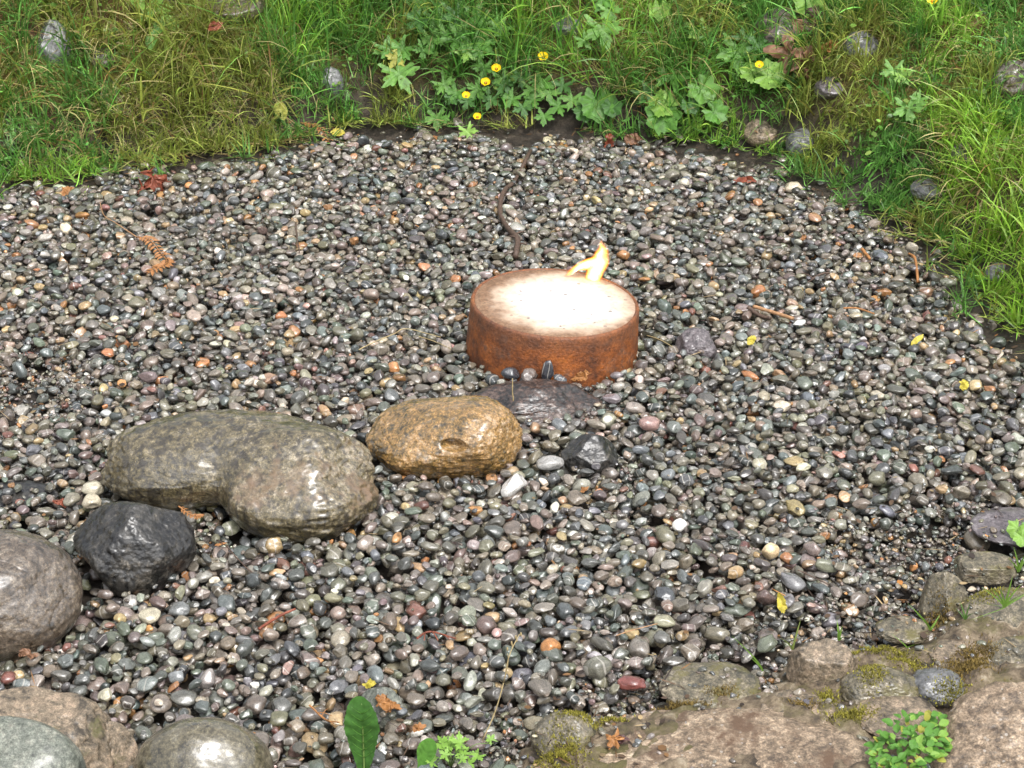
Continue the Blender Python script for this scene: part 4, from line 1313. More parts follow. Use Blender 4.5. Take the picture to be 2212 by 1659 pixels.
# moss on the mortar
mroots, mcol = [], []
dg_h = {}
for (px, py, rx_, ry_, n_, kind_) in [(1210, 1625, 45, 40, 900, 0), (1250, 1560, 40, 12, 250, 0), (1180, 1655, 40, 16, 500, 0), (1310, 1535, 50, 8, 200, 0), (1470, 1505, 50, 8, 250, 1), (1560, 1478, 40, 10, 120, 1), (1900, 1395, 60, 20, 700, 0), (1960, 1425, 40, 22, 450, 0),
                                      (2090, 1440, 50, 30, 700, 1), (1840, 1545, 50, 14, 350, 0), (2120, 1400, 40, 18, 350, 1), (1880, 1480, 30, 25, 300, 0), (2060, 1500, 50, 18, 300, 0), (1740, 1520, 30, 10, 150, 1), (2140, 1290, 40, 14, 250, 0), (1790, 1500, 25, 14, 200, 0), (2030, 1290, 25, 25, 260, 1)]:
    for _ in range(n_ * 3):
        u_, v_ = gr.normal(0, 0.55), gr.normal(0, 0.55)
        p = gp(px + u_ * rx_, py + v_ * ry_, 0.05)
        mroots.append((p[0], p[1])); mcol.append(kind_)
mroots, mcol = np.array(mroots), np.array(mcol)
mix_ = ((mroots[:, 0] - X0) / CELL).astype(int); miy = ((mroots[:, 1] - Y0) / CELL).astype(int)
ok = (mix_ > 0) & (mix_ < HX) & (miy > 0) & (miy < HY)
mroots, mcol, mix_, miy = mroots[ok], mcol[ok], mix_[ok], miy[ok]
N = len(mroots)
rt = np.stack([mroots[:, 0], mroots[:, 1], H[mix_, miy] - 0.002], 1)
C = np.where((mcol == 0)[:, None], np.array([0.20, 0.18, 0.030]), np.array([0.15, 0.105, 0.03])) * np.exp(gr.normal(0, 0.3, (N, 1)))
V, F_, C_ = blades(rt, gr.uniform(0, 6.28, N), gr.uniform(0.5, 1.5, N), gr.uniform(0.003, 0.0075, N), gr.uniform(0.0014, 0.0026, N), gr.uniform(0, 1, N), C, 2)
me = mesh_np('moss', V, F_); col_attr(me, C_)
tag(obj('moss', me, M_MOSS), 'yellow-green moss growing on the mortar between the border stones', 'moss', kind='stuff')

# ------------------------------------------------------------------ leaves
def polar_leaf(kind, seed=0, rings=5, n=60):
    """flat leaf: stalk at the origin, tip along +y, length 1"""
    r_ = np.random.default_rng(seed)
    th = np.linspace(0, 2 * math.pi, n, endpoint=False) + math.pi / 2
    a_ = (th - math.pi / 2 + math.pi) % (2 * math.pi) - math.pi         # 0 at the tip
    if kind == 'lobed':                              # buttercup: deeply cut, toothed
        rad = 0.52 * (0.30 + 0.70 * np.abs(np.cos(2.5 * a_)) ** 0.75) * (1 + 0.17 * np.cos(15 * a_)) * np.where(np.abs(a_) > 2.7, 0.5, 1)
        c = (0, 0.42)
    elif kind == 'round':                            # rounded, shallow lobes, notch at the stalk
        rad = 0.50 * (0.90 + 0.09 * np.cos(7 * a_) + 0.035 * np.cos(21 * a_)) * (1 - 0.72 * np.exp(-((np.abs(a_) - math.pi) / 0.22) ** 2))
        c = (0, 0.45)
    elif kind == 'maple':
        rad = 0.56 * (0.38 + 0.62 * np.abs(np.cos(2.5 * a_)) ** 1.5) * (1 - 0.22 * (np.abs(a_) / math.pi)) * (1 + 0.09 * np.cos(17 * a_))
        c = (0, 0.46)
    elif kind == 'ovate':
        rad = 0.5 * (1 - 0.38 * np.sin(np.abs(a_)) ** 1.0) * (1 + 0.05 * np.cos(26 * a_)) * (1 + 0.07 * np.exp(-(a_ / 0.3) ** 2))
        c = (0, 0.5)
    elif kind == 'strap':                            # long spoon shaped
        yy = np.cos(a_)
        hw = 0.24 * np.sqrt(np.clip(1 - ((yy - 0.35) / 0.66) ** 2, 0, 1)) * (yy > 0.35) + (yy <= 0.35) * (0.05 + 0.19 * sstep(-1.0, 0.30, yy))
        X_ = -np.sign(np.sin(a_)) * hw * (np.abs(np.sin(a_)) > 1e-6) * (1 + 0.03 * np.cos(40 * a_))
        out = np.stack([X_, 0.5 + 0.5 * np.clip(yy, -1, 1)], 1)
        out[:, 0] *= 1
        c = (0, 0.5)
        rad = None
    elif kind == 'petal':
        rad = 0.5 * (1 - 0.18 * np.cos(a_) ** 2) * (1 - 0.40 * np.exp(-((np.abs(a_) - math.pi) / 0.8) ** 2)) * (1 - 0.06 * np.exp(-(a_ / 0.2) ** 2))
        c = (0, 0.5)
    if rad is not None:
        rad = rad * (1 + 0.05 * r_.normal(size=n) * (0.4 if kind in ('petal', 'ovate') else 1))
        out = np.stack([c[0] + rad * np.cos(th), c[1] + rad * np.sin(th)], 1)
    V = [(c[0], c[1])]
    for k in range(1, rings + 1):
        f = k / rings
        V += [(c[0] + (q[0] - c[0]) * f, c[1] + (q[1] - c[1]) * f) for q in out]
    F_ = [(0, 1 + k, 1 + (k + 1) % n, 1 + (k + 1) % n) for k in range(n)]
    T = [(0, 1 + k, 1 + (k + 1) % n) for k in range(n)]
    Q = []
    for r1 in range(rings - 1):
        for k in range(n):
            a0, a1 = 1 + r1 * n + k, 1 + r1 * n + (k + 1) % n
            T += [(a0, a0 + n, a1 + n), (a0, a1 + n, a1)]
    return np.array(V), np.array(T)


def leaf_mesh(kind, length, seed=0, fold=0.25, bend=0.4, ripple=0.03, crumple=0.0, rings=4, n=48, widen=1.0):
    V2, T = polar_leaf(kind, seed, rings, n)
    x, y = V2[:, 0] * widen, V2[:, 1]
    z = fold * np.abs(x) - bend * y * y * 0.5 + 0.06 * y
    an = np.arctan2(x, y - 0.4)
    rr = np.hypot(x, y - 0.4)
    z = z + ripple * np.cos(an * (7 if kind in ('round', 'maple', 'lobed') else 0)) * rr * 2
    if kind in ('ovate', 'strap'):
        z = z + ripple * 0.6 * np.cos((y - np.abs(x) * 0.8) * 40) * np.minimum(np.abs(x) * 6, 1)
    P = np.stack([x, y, z], 1)
    if crumple:
        P = P + crumple * np.stack([fbm(P * 4 + seed, 3, seed), fbm(P * 4 + 7 + seed, 3, seed + 1), 1.6 * fbm(P * 4 + 13 + seed, 3, seed + 2)], 1)
    return mesh_np('leaf', P * length, T)


def orient(o, base, tip_dir, normal):
    y = Vector(tip_dir).normalized()
    n_ = Vector(normal)
    x = y.cross(n_).normalized()
    z = x.cross(y)
    m_ = Matrix((x, y, z)).transposed().to_4x4()
    m_.translation = Vector(base)
    o.matrix_local = m_


CAMV = Vector((0, 0, CAM_H))


def add_leaf(root, px, py, kind, size_px, mat, seed, ang=None, face=0.6, lift=0.05, **kw):
    """leaf whose blade centre shows at a sheet pixel, held a little above the bank, stalk back to the plant root"""
    p = gb(px, py)
    d = ray(px, py)
    p = p - d / np.linalg.norm(d) * lift
    L = size_px * mpp(p)
    ang = random.uniform(-2.6, -0.5) if ang is None else ang
    tocam = (CAMV - Vector(p)).normalized()
    nrm = (Vector((0, 0, 1)) * (1 - face) + tocam * face).normalized()
    u = Vector((1, 0, 0)); u = (u - nrm * u.dot(nrm)).normalized()
    w = nrm.cross(u)
    tip = u * math.cos(ang) + w * math.sin(ang)
    base = Vector(p) - tip * L * 0.45
    o = obj('leaf', leaf_mesh(kind, L, seed, **kw), mat, root)
    orient(o, base - root.location, tip, nrm)
    b = base - root.location
    if b.length > 0.012:
        pth = smooth_path([(0, 0, -0.005), tuple(b * 0.5 + Vector((0, 0, 0.012))), tuple(b)], 7)
        obj('stalk', tube(pth, np.linspace(0.0013, 0.0009, 7), 5), M_STEM, root)
    return o


def plant(name, px, py, label, cat, leaves, mat_default=None, lift=0.05, **kw):
    p = gb(px, py)
    root = empty(name, tuple(p), label, cat)
    for i, L in enumerate(leaves):
        add_leaf(root, L[0], L[1], L[2], L[3], L[4], seed=int(px * 7 + py * 13 + i * 31) % 9973, ang=L[5] if len(L) > 5 else None, lift=lift, **kw)
    return root


plant('bramble_sprig', 335, 70, 'bramble sprig with toothed light green leaves hanging over brown turf', 'plant',
      [(305, 22, 'ovate', 46, M_LEAFP, 2.6), (340, 12, 'ovate', 38, M_LEAFP, 1.2), (318, 44, 'ovate', 40, M_LEAFB, -2.6), (352, 30, 'ovate', 42, M_LEAFP, 0.5), (366, 52, 'ovate', 46, M_LEAFP, -0.6), (345, 66, 'ovate', 40, M_LEAF, -1.9), (330, 98, 'ovate', 44, M_LEAFB, -1.7)], lift=0.06)
plant('buttercup_plant', 960, 60, 'broad buttercup clump of cut glossy leaves high on the green bank', 'plant',
      [(905, 14, 'lobed', 60, M_LEAF), (950, 18, 'lobed', 76, M_LEAF), (985, 30, 'lobed', 66, M_LEAFD), (900, 50, 'lobed', 54, M_LEAFD), (935, 48, 'lobed', 60, M_LEAF), (960, 78, 'lobed', 54, M_LEAFB), (998, 80, 'lobed', 62, M_LEAFB), (930, 92, 'lobed', 50, M_LEAFB),
       (1030, 44, 'lobed', 66, M_LEAF), (1065, 56, 'lobed', 58, M_LEAFB), (1040, 72, 'lobed', 50, M_LEAF), (1085, 70, 'lobed', 50, M_LEAFB), (915, 112, 'lobed', 44, M_LEAF)], lift=0.06)
plant('buttercup_plant', 858, 190, 'single pale-edged cut leaf with smaller dull leaves above, low on the bank', 'plant',
      [(862, 168, 'lobed', 84, M_LEAFB, -1.0), (842, 118, 'lobed', 54, M_LEAF), (868, 108, 'lobed', 60, M_LEAF), (856, 138, 'lobed', 46, M_LEAFY), (826, 112, 'lobed', 44, M_LEAFB)], lift=0.05)
plant('buttercup_plant', 1018, 118, 'upright spray of bright cut leaves behind the paired yellow blooms', 'plant',
      [(990, 98, 'lobed', 60, M_LEAF), (1020, 105, 'lobed', 64, M_LEAF), (1040, 118, 'lobed', 54, M_LEAF), (1010, 128, 'lobed', 50, M_LEAFP), (1048, 98, 'lobed', 46, M_LEAF)], lift=0.06)
plant('buttercup_plant', 1075, 235, 'spreading creeping buttercup with many small leaves along the gravel edge', 'plant',
      [(960, 196, 'lobed', 52, M_LEAFB), (985, 206, 'lobed', 46, M_LEAF), (975, 218, 'lobed', 40, M_LEAFD), (1030, 205, 'lobed', 50, M_LEAFB), (1060, 218, 'lobed', 46, M_LEAFD), (1090, 200, 'lobed', 50, M_LEAFD), (1105, 222, 'lobed', 46, M_LEAF), (1125, 180, 'lobed', 54, M_LEAFD),
       (1150, 200, 'lobed', 50, M_LEAFB), (1170, 185, 'lobed', 52, M_LEAF), (1185, 215, 'lobed', 50, M_LEAFB), (1150, 230, 'lobed', 46, M_LEAF), (1205, 235, 'lobed', 48, M_LEAF), (1215, 200, 'lobed', 46, M_LEAFD), (1085, 175, 'lobed', 44, M_LEAFB), (1045, 160, 'lobed', 46, M_LEAF),
       (1235, 225, 'lobed', 46, M_LEAFB), (1130, 248, 'lobed', 46, M_LEAFD), (1175, 255, 'lobed', 42, M_LEAF), (1010, 235, 'lobed', 40, M_LEAFD)], lift=0.04)
plant('buttercup_plant', 945, 275, 'blue-green cut leaf pair growing on the muddy gravel edge', 'plant', [(943, 262, 'lobed', 56, M_LEAFB, -1.5), (1010, 288, 'lobed', 42, M_LEAFP, -1.2)], lift=0.03)
plant('buttercup_plant', 1300, 90, 'pale star-like cut leaf beside a small tuft in dry grass', 'plant', [(1302, 82, 'lobed', 86, M_LEAFB, -1.3), (1262, 92, 'lobed', 44, M_LEAFB), (1318, 30, 'lobed', 50, M_LEAFB), (1300, 8, 'lobed', 60, M_LEAF)], lift=0.07)
plant('avens_plant', 1290, 255, 'low avens with a wide frilled leaf hanging over the muddy edge', 'plant', [(1290, 242, 'round', 84, M_LEAF, -1.5), (1262, 248, 'round', 50, M_LEAFD), (1322, 246, 'round', 48, M_LEAFD)], lift=0.04)
plant('avens_plant', 1452, 225, 'large avens with big round veined leaves leaning over the gravel', 'plant',
      [(1432, 262, 'round', 84, M_LEAF, -1.8), (1432, 225, 'round', 74, M_LEAFP, 2.6), (1518, 205, 'round', 74, M_LEAFB, -0.9), (1450, 172, 'lobed', 70, M_LEAF, 1.2), (1395, 215, 'lobed', 56, M_LEAFD), (1545, 248, 'round', 60, M_LEAF, -0.6), (1490, 240, 'round', 46, M_LEAFD)], lift=0.05)
plant('avens_plant', 1625, 175, 'young plant with glossy cut leaves and light green rounded leaves beside brown maple leaves', 'plant',
      [(1594, 122, 'lobed', 92, M_LEAFB, -1.6), (1640, 105, 'lobed', 66, M_LEAFD, 1.1), (1662, 168, 'round', 78, M_LEAFP, -0.1), (1626, 158, 'round', 60, M_LEAFP, 1.9), (1608, 90, 'lobed', 50, M_LEAFD)], lift=0.06)
plant('buttercup_plant', 1512, 78, 'small bright cut-leaf seedling amid long bank grass', 'plant', [(1510, 74, 'lobed', 56, M_LEAFP, -1.2), (1530, 88, 'lobed', 44, M_LEAF), (1495, 62, 'lobed', 40, M_LEAF)], lift=0.07)
plant('avens_plant', 1425, 26, 'single pale lime leaf high on the bank', 'plant', [(1424, 20, 'round', 54, M_LEAFP, -1.6)], lift=0.07)
plant('avens_plant', 1810, 20, 'row of round lime-green leaves above the maple leaves', 'plant', [(1748, 4, 'round', 80, M_LEAFP, -1.5), (1880, 4, 'round', 70, M_LEAFP, -1.4), (1826, 26, 'round', 46, M_LEAFP, -1.2), (1808, 52, 'round', 56, M_LEAF, -2.0), (1850, 44, 'round', 50, M_LEAF)], lift=0.07)
plant('buttercup_plant', 1955, 235, 'little pale star-leaved plant deep in the yellow-green grass', 'plant', [(1962, 240, 'lobed', 66, M_LEAFB, -1.4), (1930, 160, 'lobed', 56, M_LEAFB, -1.7), (1948, 168, 'lobed', 44, M_LEAFP), (1985, 225, 'lobed', 40, M_LEAFB)], lift=0.06)
plant('leaf_sprig', 605, 245, 'toothed leaf turning yellow at its tip, lying on grass', 'plant', [(606, 240, 'ovate', 44, M_LEAFY, -1.2)], lift=0.03)
plant('leaf_sprig', 2206, 1160, 'crisp bright green leaf rosette beside the dark weathered rock', 'plant', [(2196, 1146, 'round', 46, M_LEAFP, -2.2), (2208, 1166, 'round', 44, M_LEAFP, -1.2), (2222, 1150, 'round', 44, M_LEAF, -0.4)], lift=0.05)

# the broad upright leaf in front, and its small neighbour
p = gp(788, 1690, 0.0)
root = empty('dandelion_plant', tuple(p), 'broad dark green spoon-shaped leaf standing upright before the gravel', 'plant')
o = obj('leaf', leaf_mesh('strap', 0.162, 5, fold=0.25, bend=0.10, ripple=0.016, crumple=0.02, rings=8, n=110, widen=0.72), M_LEAFD, root)
orient(o, (0, 0, 0.0), (0.0, 0.10, 1.0), (-0.15, -1, 0.05))
obj('midrib', tube(smooth_path([(0, -0.004, 0), (0, 0.0045, 0.07), (0, 0.010, 0.15)], 8), np.linspace(0.0022, 0.0008, 8), 6), M_STEM, root)
for k in range(7):
    for sg in (-1, 1):
        z_ = 0.050 + 0.014 * k
        obj('vein', tube(smooth_path([(0, 0.0035 + 0.04 * z_ - 0.0042, z_), (sg * 0.008, 0.0035 + 0.04 * z_ - 0.0064, z_ + 0.007), (sg * 0.016, 0.0035 + 0.04 * z_ - 0.0086, z_ + 0.017)], 5), np.linspace(0.0007, 0.0003, 5), 4), M_LEAF, root)
p = gp(905, 1668, 0.0)
root = empty('dandelion_plant', tuple(p), 'small bright green leaf leaning beside the feathery weed', 'plant')
o = obj('leaf', leaf_mesh('strap', 0.060, 9, fold=0.3, bend=0.2, ripple=0.012, rings=5, n=70, widen=1.1), M_LEAF, root)
orient(o, (0, 0, 0.004), (0.30, 0.15, 0.75), (-0.2, -1, 0.5))
p = gp(975, 1655, 0.0)
root = empty('feathery_weed', tuple(p), 'feathery pale green weed with tiny cut leaves at the stone border foot', 'plant')
wr = random.Random(4)
for k in range(13):
    q = (wr.uniform(-0.055, 0.075), wr.uniform(-0.02, 0.03), wr.uniform(0.006, 0.035))
    o = obj('leaf', leaf_mesh('lobed', wr.uniform(0.018, 0.034), k + 40), M_LEAFP, root)
    orient(o, q, (wr.uniform(-1, 1), wr.uniform(-0.8, 0.4), wr.uniform(0, 0.6)), (0, -0.4, 1))
    obj('stalk', tube(smooth_path([(0, 0, -0.004), (q[0] * 0.5, q[1] * 0.5, q[2] * 0.8 + 0.008), q], 6), 0.0007, 5), M_STEM, root)
# leafy cushion weed on the slab
p = gp(1965, 1615, 0.06)
root = empty('cushion_weed', (p[0], p[1], 0.055), 'cushion of small fleshy bright green leaves growing between the granite slabs', 'plant')
shared = [leaf_mesh('ovate', 1.0, 60 + k, fold=0.3, bend=0.5, ripple=0.0, rings=3, n=22, widen=1.15) for k in range(5)]
for k in range(230):
    while True:
        ux, uy = wr.uniform(-85, 85), wr.uniform(-62, 62)
        if (ux / 85) ** 2 + ((uy + 0.25 * ux) / 62) ** 2 < 1 and wr.random() < 0.95:
            break
    q = gp(1968 + ux, 1606 + uy, 0.06 + 0.045 * (1 - (ux / 90) ** 2) * wr.uniform(0.4, 1))
    o = obj('leaf', shared[k % 5], wr.choice([M_LEAF]), root)
    o.data.materials[0] = M_LEAF
    tip = (ux / 60 + wr.uniform(-0.8, 0.8), -uy / 60 + wr.uniform(-0.8, 0.8), wr.uniform(-0.1, 0.6))
    orient(o, Vector(q) - root.location, tip, (wr.uniform(-0.5, 0.5), wr.uniform(-0.9, 0.1), 1))
    s_ = wr.uniform(0.009, 0.019)
    o.scale = (s_, s_, s_)
    if k % 9 == 0:
        o.material_slots[0].link = 'OBJECT'; o.material_slots[0].material = M_LEAFY
    elif k % 3 == 0:
        o.material_slots[0].link = 'OBJECT'; o.material_slots[0].material = M_LEAFP

# buttercups in flower
petal = leaf_mesh('petal', 1.0, 3, fold=0.05, bend=-0.7, ripple=0.0, rings=3, n=20)


def buttercup(px, py, label, size_px=20, stem=0.10, tilt=0.5):
    p = gb(px, py)
    d = ray(px, py)
    f = Vector(p - d / np.linalg.norm(d) * 0.10)
    g_ = Vector((f.x + 0.004, f.y + 0.05, gz(f.x, f.y + 0.05)))
    root = empty('buttercup_flower', tuple(g_), label, 'flower', 'buttercups in bloom on the bank')
    L = size_px * mpp(f) * 0.62
    c = f - g_
    up = (Vector((0, 0, 1)) * (1 - tilt) + (CAMV - f).normalized() * tilt).normalized()
    u = up.cross(Vector((0.2, 1, 0))).normalized(); w = up.cross(u)
    for k in range(5):
        a_ = 2 * math.pi * k / 5 + px
        dr = u * math.cos(a_) + w * math.sin(a_)
        o = obj('petal', petal, M_PETAL, root)
        orient(o, c + dr * L * 0.06, dr * 1.0 + up * 0.30, up)
        o.scale = (L * 1.12, L, L)
    m_ = rock_mesh((L * 0.18, L * 0.18, L * 0.14), 3, sub=3, rough=0.1)
    obj('flower_centre', m_, M_CENTRE, root, c + up * L * 0.14)
    obj('stem', tube(smooth_path([(0, 0, -0.01), tuple(c * 0.55 + Vector((0.004, 0, 0.01))), tuple(c)], 9), 0.0009, 5), M_STEM, root)


buttercup(1173, 134, 'yellow buttercup blooming on its own, uppermost above the creeping leaves', 22)
buttercup(1072, 163, 'upper of two yellow buttercups blooming close together', 20)
buttercup(1049, 186, 'lower of two yellow buttercups blooming close together', 20)
buttercup(1007, 219, 'small yellow buttercup below the close pair, among cut leaves', 17)
buttercup(1031, 256, 'yellow buttercup hanging lowest, over the muddy gravel edge', 17)
buttercup(1640, 144, 'yellow buttercup beside the light green rounded leaf and brown maple leaves', 18)
buttercup(2013, 7, 'yellow buttercup high in the long grass beyond the rusty grey stone', 22)

# ------------------------------------------------------------------ fallen leaves
def fallen(px, py, kind, size_px, mat, label, ang, crumple=0.12, bank=None, face=0.35, lift=0.006, seed=None, bend=0.3, widen=1.0):
    if bank:
        p = gb(px, py)
        d = ray(px, py); p = p - d / np.linalg.norm(d) * lift * 3
    else:
        p = onto(px, py, lift)
    L = size_px * mpp(p)
    tocam = (CAMV - Vector(p)).normalized()
    nrm = (Vector((0, 0, 1)) * (1 - face) + tocam * face).normalized()
    u = Vector((1, 0, 0)); u = (u - nrm * u.dot(nrm)).normalized(); w = nrm.cross(u)
    tip = u * math.cos(ang) + w * math.sin(ang)
    me_ = leaf_mesh(kind, L, seed or int(px + py), fold=0.2, bend=bend, ripple=0.05, crumple=crumple, rings=5, n=56, widen=widen)
    o = tag(obj('fallen_leaf', me_, mat), label, 'leaf', 'fallen leaves')
    orient(o, Vector(p) - tip * L * 0.45, tip, nrm)
    return o


fallen(1706, 122, 'maple', 110, M_DEADBR, 'brown maple leaf spread flat below the rusty grey bank stone', -2.3, 0.10, True, 0.75, 0.02)
fallen(1772, 62, 'maple', 100, M_DEADPU, 'purple-brown crumpled maple leaf standing beside the rusty grey bank stone', 1.2, 0.30, True, 0.7, 0.02)
fallen(1742, 140, 'maple', 80, M_DEADBR, 'dull brown curled leaf tucked under the brown maple leaf', -1.3, 0.28, True, 0.7, 0.02)
fallen(1790, 106, 'ovate', 44, M_DEADOR, 'small orange-brown leaf scrap beside the crumpled maple leaf', 0.4, 0.2, True, 0.6, 0.025)
fallen(1722, 62, 'ovate', 40, M_DEADBR, 'narrow brown leaf scrap leaning on the rusty grey bank stone', 1.8, 0.2, True, 0.6, 0.03)
fallen(1315, 302, 'ovate', 48, M_DEADRD, 'rusty red narrow leaf lying on the mud below the wide frilled leaf', 1.3, 0.16, None, 0.7, seed=4, widen=0.7)
fallen(1366, 297, 'ovate', 46, M_DEADBR, 'folded dark brown leaf on the mud beside the large avens', 0.2, 0.18, None, 0.6)
fallen(325, 408, 'maple', 84, M_DEADRD, 'crumpled reddish-brown leaf lying where grass meets the gravel', 0.6, 0.34, None, 0.55, 0.012)
fallen(145, 420, 'ovate', 44, M_DEADOR, 'orange-tan leaf lying on pebbles below the dry grass', 0.3, 0.10, None, 0.6, widen=1.2)
fallen(466, 66, 'ovate', 34, M_DEADRD, 'red dead leaf caught in dry turf high on the bank', 0.6, 0.2, True, 0.6, 0.04)
fallen(728, 286, 'ovate', 30, M_DEADYE, 'pale yellow leaf scrap lying at the grass foot', 0.1, 0.08, None, 0.6)
fallen(1605, 404, 'ovate', 46, M_DEADRD, 'wine-red leaf shred lying across the pebbles beneath the bank', 0.05, 0.2, None, 0.4, widen=0.6)
fallen(1622, 752, 'ovate', 28, M_DEADYE, 'yellow-green leaf scrap beside the purple-grey chunk', 0.9, 0.12, None, 0.6)
fallen(1978, 757, 'ovate', 36, M_DEADYE, 'pale yellow pointed leaf scrap lying on dark pebbles', 0.7, 0.06, None, 0.6, widen=0.6)
fallen(2080, 850, 'ovate', 28, M_DEADYE, 'bright yellow curled leaf scrap on grey pebbles', 1.5, 0.2, None, 0.6)
fallen(1686, 1316, 'ovate', 44, M_DEADYE, 'mustard-yellow leaf standing on edge beside dark pebbles', -1.4, 0.12, None, 0.7, widen=0.7)
fallen(838, 1552, 'ovate', 54, M_DEADOR, 'orange-brown curled leaf behind the broad upright leaf', -0.2, 0.26, None, 0.5, 0.012)
fallen(800, 1503, 'ovate', 30, M_DEADYE, 'golden tattered leaf scrap beside the grey wedge-shaped stone', 0.4, 0.25, None, 0.5, 0.010)
fallen(626, 742, 'maple', 40, M_DEADTN, 'tan tattered leaf scrap lying in the open gravel', 0.4, 0.2, None, 0.5, 0.01)
fallen(1252, 838, 'ovate', 40, M_DEADOR, 'orange leaf curl between the rusty drum and the dark craggy rock', 0.5, 0.25, None, 0.5, 0.012, widen=0.7)
fallen(130, 1092, 'ovate', 46, M_DEADRD, 'crimson leaf shred squeezed under pebbles beside the black boulder', 0.1, 0.2, None, 0.4, 0.008, widen=0.6)
fallen(1325, 1655, 'maple', 46, M_DEADOR, 'dry orange leaf with an upright stalk on the granite slab', 1.4, 0.2, None, 0.5, 0.02)
fallen(60, 1440, 'ovate', 52, M_DEADBR, 'brown flaky leaf on pebbles under the round brown boulder', 0.2, 0.2, None, 0.4, 0.01, widen=0.7)
fallen(1340, 1652, 'ovate', 30, M_DEADPU, 'dark crumpled leaf on the granite slab beside the dry orange leaf', 0.2, 0.3, None, 0.4, 0.02)
fallen(1405, 405, 'ovate', 26, M_DEADOR, 'little orange leaf curl on pebbles below the large avens', 0.2, 0.2, None, 0.4, 0.008)
fallen(1260, 1085, 'ovate', 22, M_DEADOR, 'tiny orange leaf scrap on the gravel below the small black angular rock', 0.9, 0.2, None, 0.4, 0.008)
fallen(905, 1612, 'ovate', 30, M_DEADOR, 'orange folded leaf scrap beside the small leaning green leaf', 0.5, 0.2, None, 0.5, 0.012)


# ------------------------------------------------------------------ twigs, straws and cedar fronds
def stick(name, pts, r0, r1, mat, label, cat='twig', lift=0.006, side=None, rough=0.25, zs=None):
    P = []
    for i, q in enumerate(pts):
        if zs:
            w_ = gp(q[0], q[1], zs[i])
        else:
            w_ = onto(q[0], q[1], lift)
        P.append(w_)
    P = np.array(P)
    if not zs:
        P[:, 2] = np.minimum(P[:, 2], np.median(P[:, 2]) + 0.012)
    o0 = P[0].copy()
    path = smooth_path(P - o0, 18)
    path[:, :2] += 0.0012 * np.stack([fbm(path * 40, 2, 3), fbm(path * 40 + 5, 2, 4)], 1)
    if side:
        root = empty(name, tuple(o0), label, cat)
        obj('stem', tube(path, np.linspace(r0, r1, 18), 7, 3, rough), mat, root)
        for (i, j, ln, rr) in side:
            b0 = path[i]
            q = b0 + np.array([math.cos(j) * ln, math.sin(j) * ln, 0.004])
            obj('side_shoot', tube(smooth_path([b0, (b0 + q) / 2 + np.array([0, 0, 0.003]), q], 6), np.linspace(rr, rr * 0.5, 6), 5, 2, rough), mat, root)
        return root
    return tag(obj(name, tube(path, np.linspace(r0, r1, 18), 7, 3, rough), mat, None, tuple(o0)), label, cat)


stick('twig', [(1146, 345), (1112, 395), (1088, 435), (1080, 470), (1098, 505), (1118, 540), (1113, 566)], 0.0060, 0.0085, M_TWIG, 'long crooked dark twig reaching from the bank mud to the drum', lift=0.014,
      side=[(13, 0.4, 0.03, 0.004), (14, 2.8, 0.025, 0.003), (15, -0.5, 0.028, 0.004), (5, 0.6, 0.025, 0.002)])
stick('twig', [(1626, 683), (1712, 714)], 0.0052, 0.0045, M_TWIGL, 'straight peeled light-brown stick lying on the gravel', lift=0.010)
stick('twig', [(1614, 683), (1640, 692), (1664, 699)], 0.0060, 0.005, M_TWIG, 'short dark stick alongside the peeled light-brown stick', lift=0.006)
stick('twig', [(1720, 612), (1770, 604), (1808, 600)], 0.0035, 0.0025, M_TWIG, 'dark twig half sunk in gravel beside a cream pebble', lift=0.008, side=[(6, 2.4, 0.04, 0.0025)])
stick('twig', [(1962, 556), (1976, 572), (1984, 596)], 0.0032, 0.004, M_CEDAR, 'short bent orange twig beneath the bright grass tuft', lift=0.010)
stick('twig', [(1860, 556), (1878, 572)], 0.005, 0.004, M_CEDAR, 'stubby orange-brown stick on the gravel below the bank', lift=0.008)
stick('straw', [(776, 784), (812, 762), (852, 742), (880, 734), (952, 752)], 0.0016, 0.0010, M_STRAW, 'bent pale straw lying on pebbles beside the drum', 'straw', lift=0.012)
stick('straw', [(905, 752), (940, 748), (975, 776)], 0.0012, 0.0009, M_STRAW, 'thin tangled straw resting against the drum foot', 'straw', lift=0.012)
stick('straw', [(1108, 866), (1107, 818)], 0.0016, 0.0012, M_STRAW, 'pale straw sliver standing upright on the dark craggy rock', 'straw', zs=[0.045, 0.098])
stick('straw', [(1396, 742), (1425, 760), (1452, 776)], 0.0012, 0.0010, M_STRAW, 'green-yellow straw lying beside the drum', 'straw', lift=0.012)
stick('straw', [(1330, 1392), (1372, 1384), (1420, 1368)], 0.0012, 0.0008, M_TWIGL, 'slender tan straw lying across pebbles', 'straw', lift=0.012)
stick('twig', [(1820, 680), (1850, 684), (1888, 694)], 0.0026, 0.002, M_CEDAR, 'thin orange twig beside round grey pebbles', lift=0.008)
stick('twig', [(456, 1158), (490, 1196), (530, 1238), (575, 1252)], 0.0016, 0.0010, M_TWIG, 'thin dry stem trailing from the orange cedar scrap', lift=0.010)
stick('twig', [(640, 506), (643, 540), (648, 566)], 0.0022, 0.0018, M_TWIG, 'short reddish twig standing among pebbles', lift=0.012)
stick('twig', [(1640, 284), (1690, 268), (1740, 292)], 0.002, 0.0016, M_TWIG, 'thin bent stem beside the round slate-grey stone', lift=0.03)
stick('twig', [(1720, 1262), (1790, 1282)], 0.0016, 0.0010, M_TWIG, 'dark stem above the mustard-yellow leaf', lift=0.012)
stick('twig', [(560, 1380), (610, 1352), (640, 1342)], 0.003, 0.0022, M_DEADRD, 'purple-red twig lying over pebbles below the two-lobed boulder', lift=0.010)
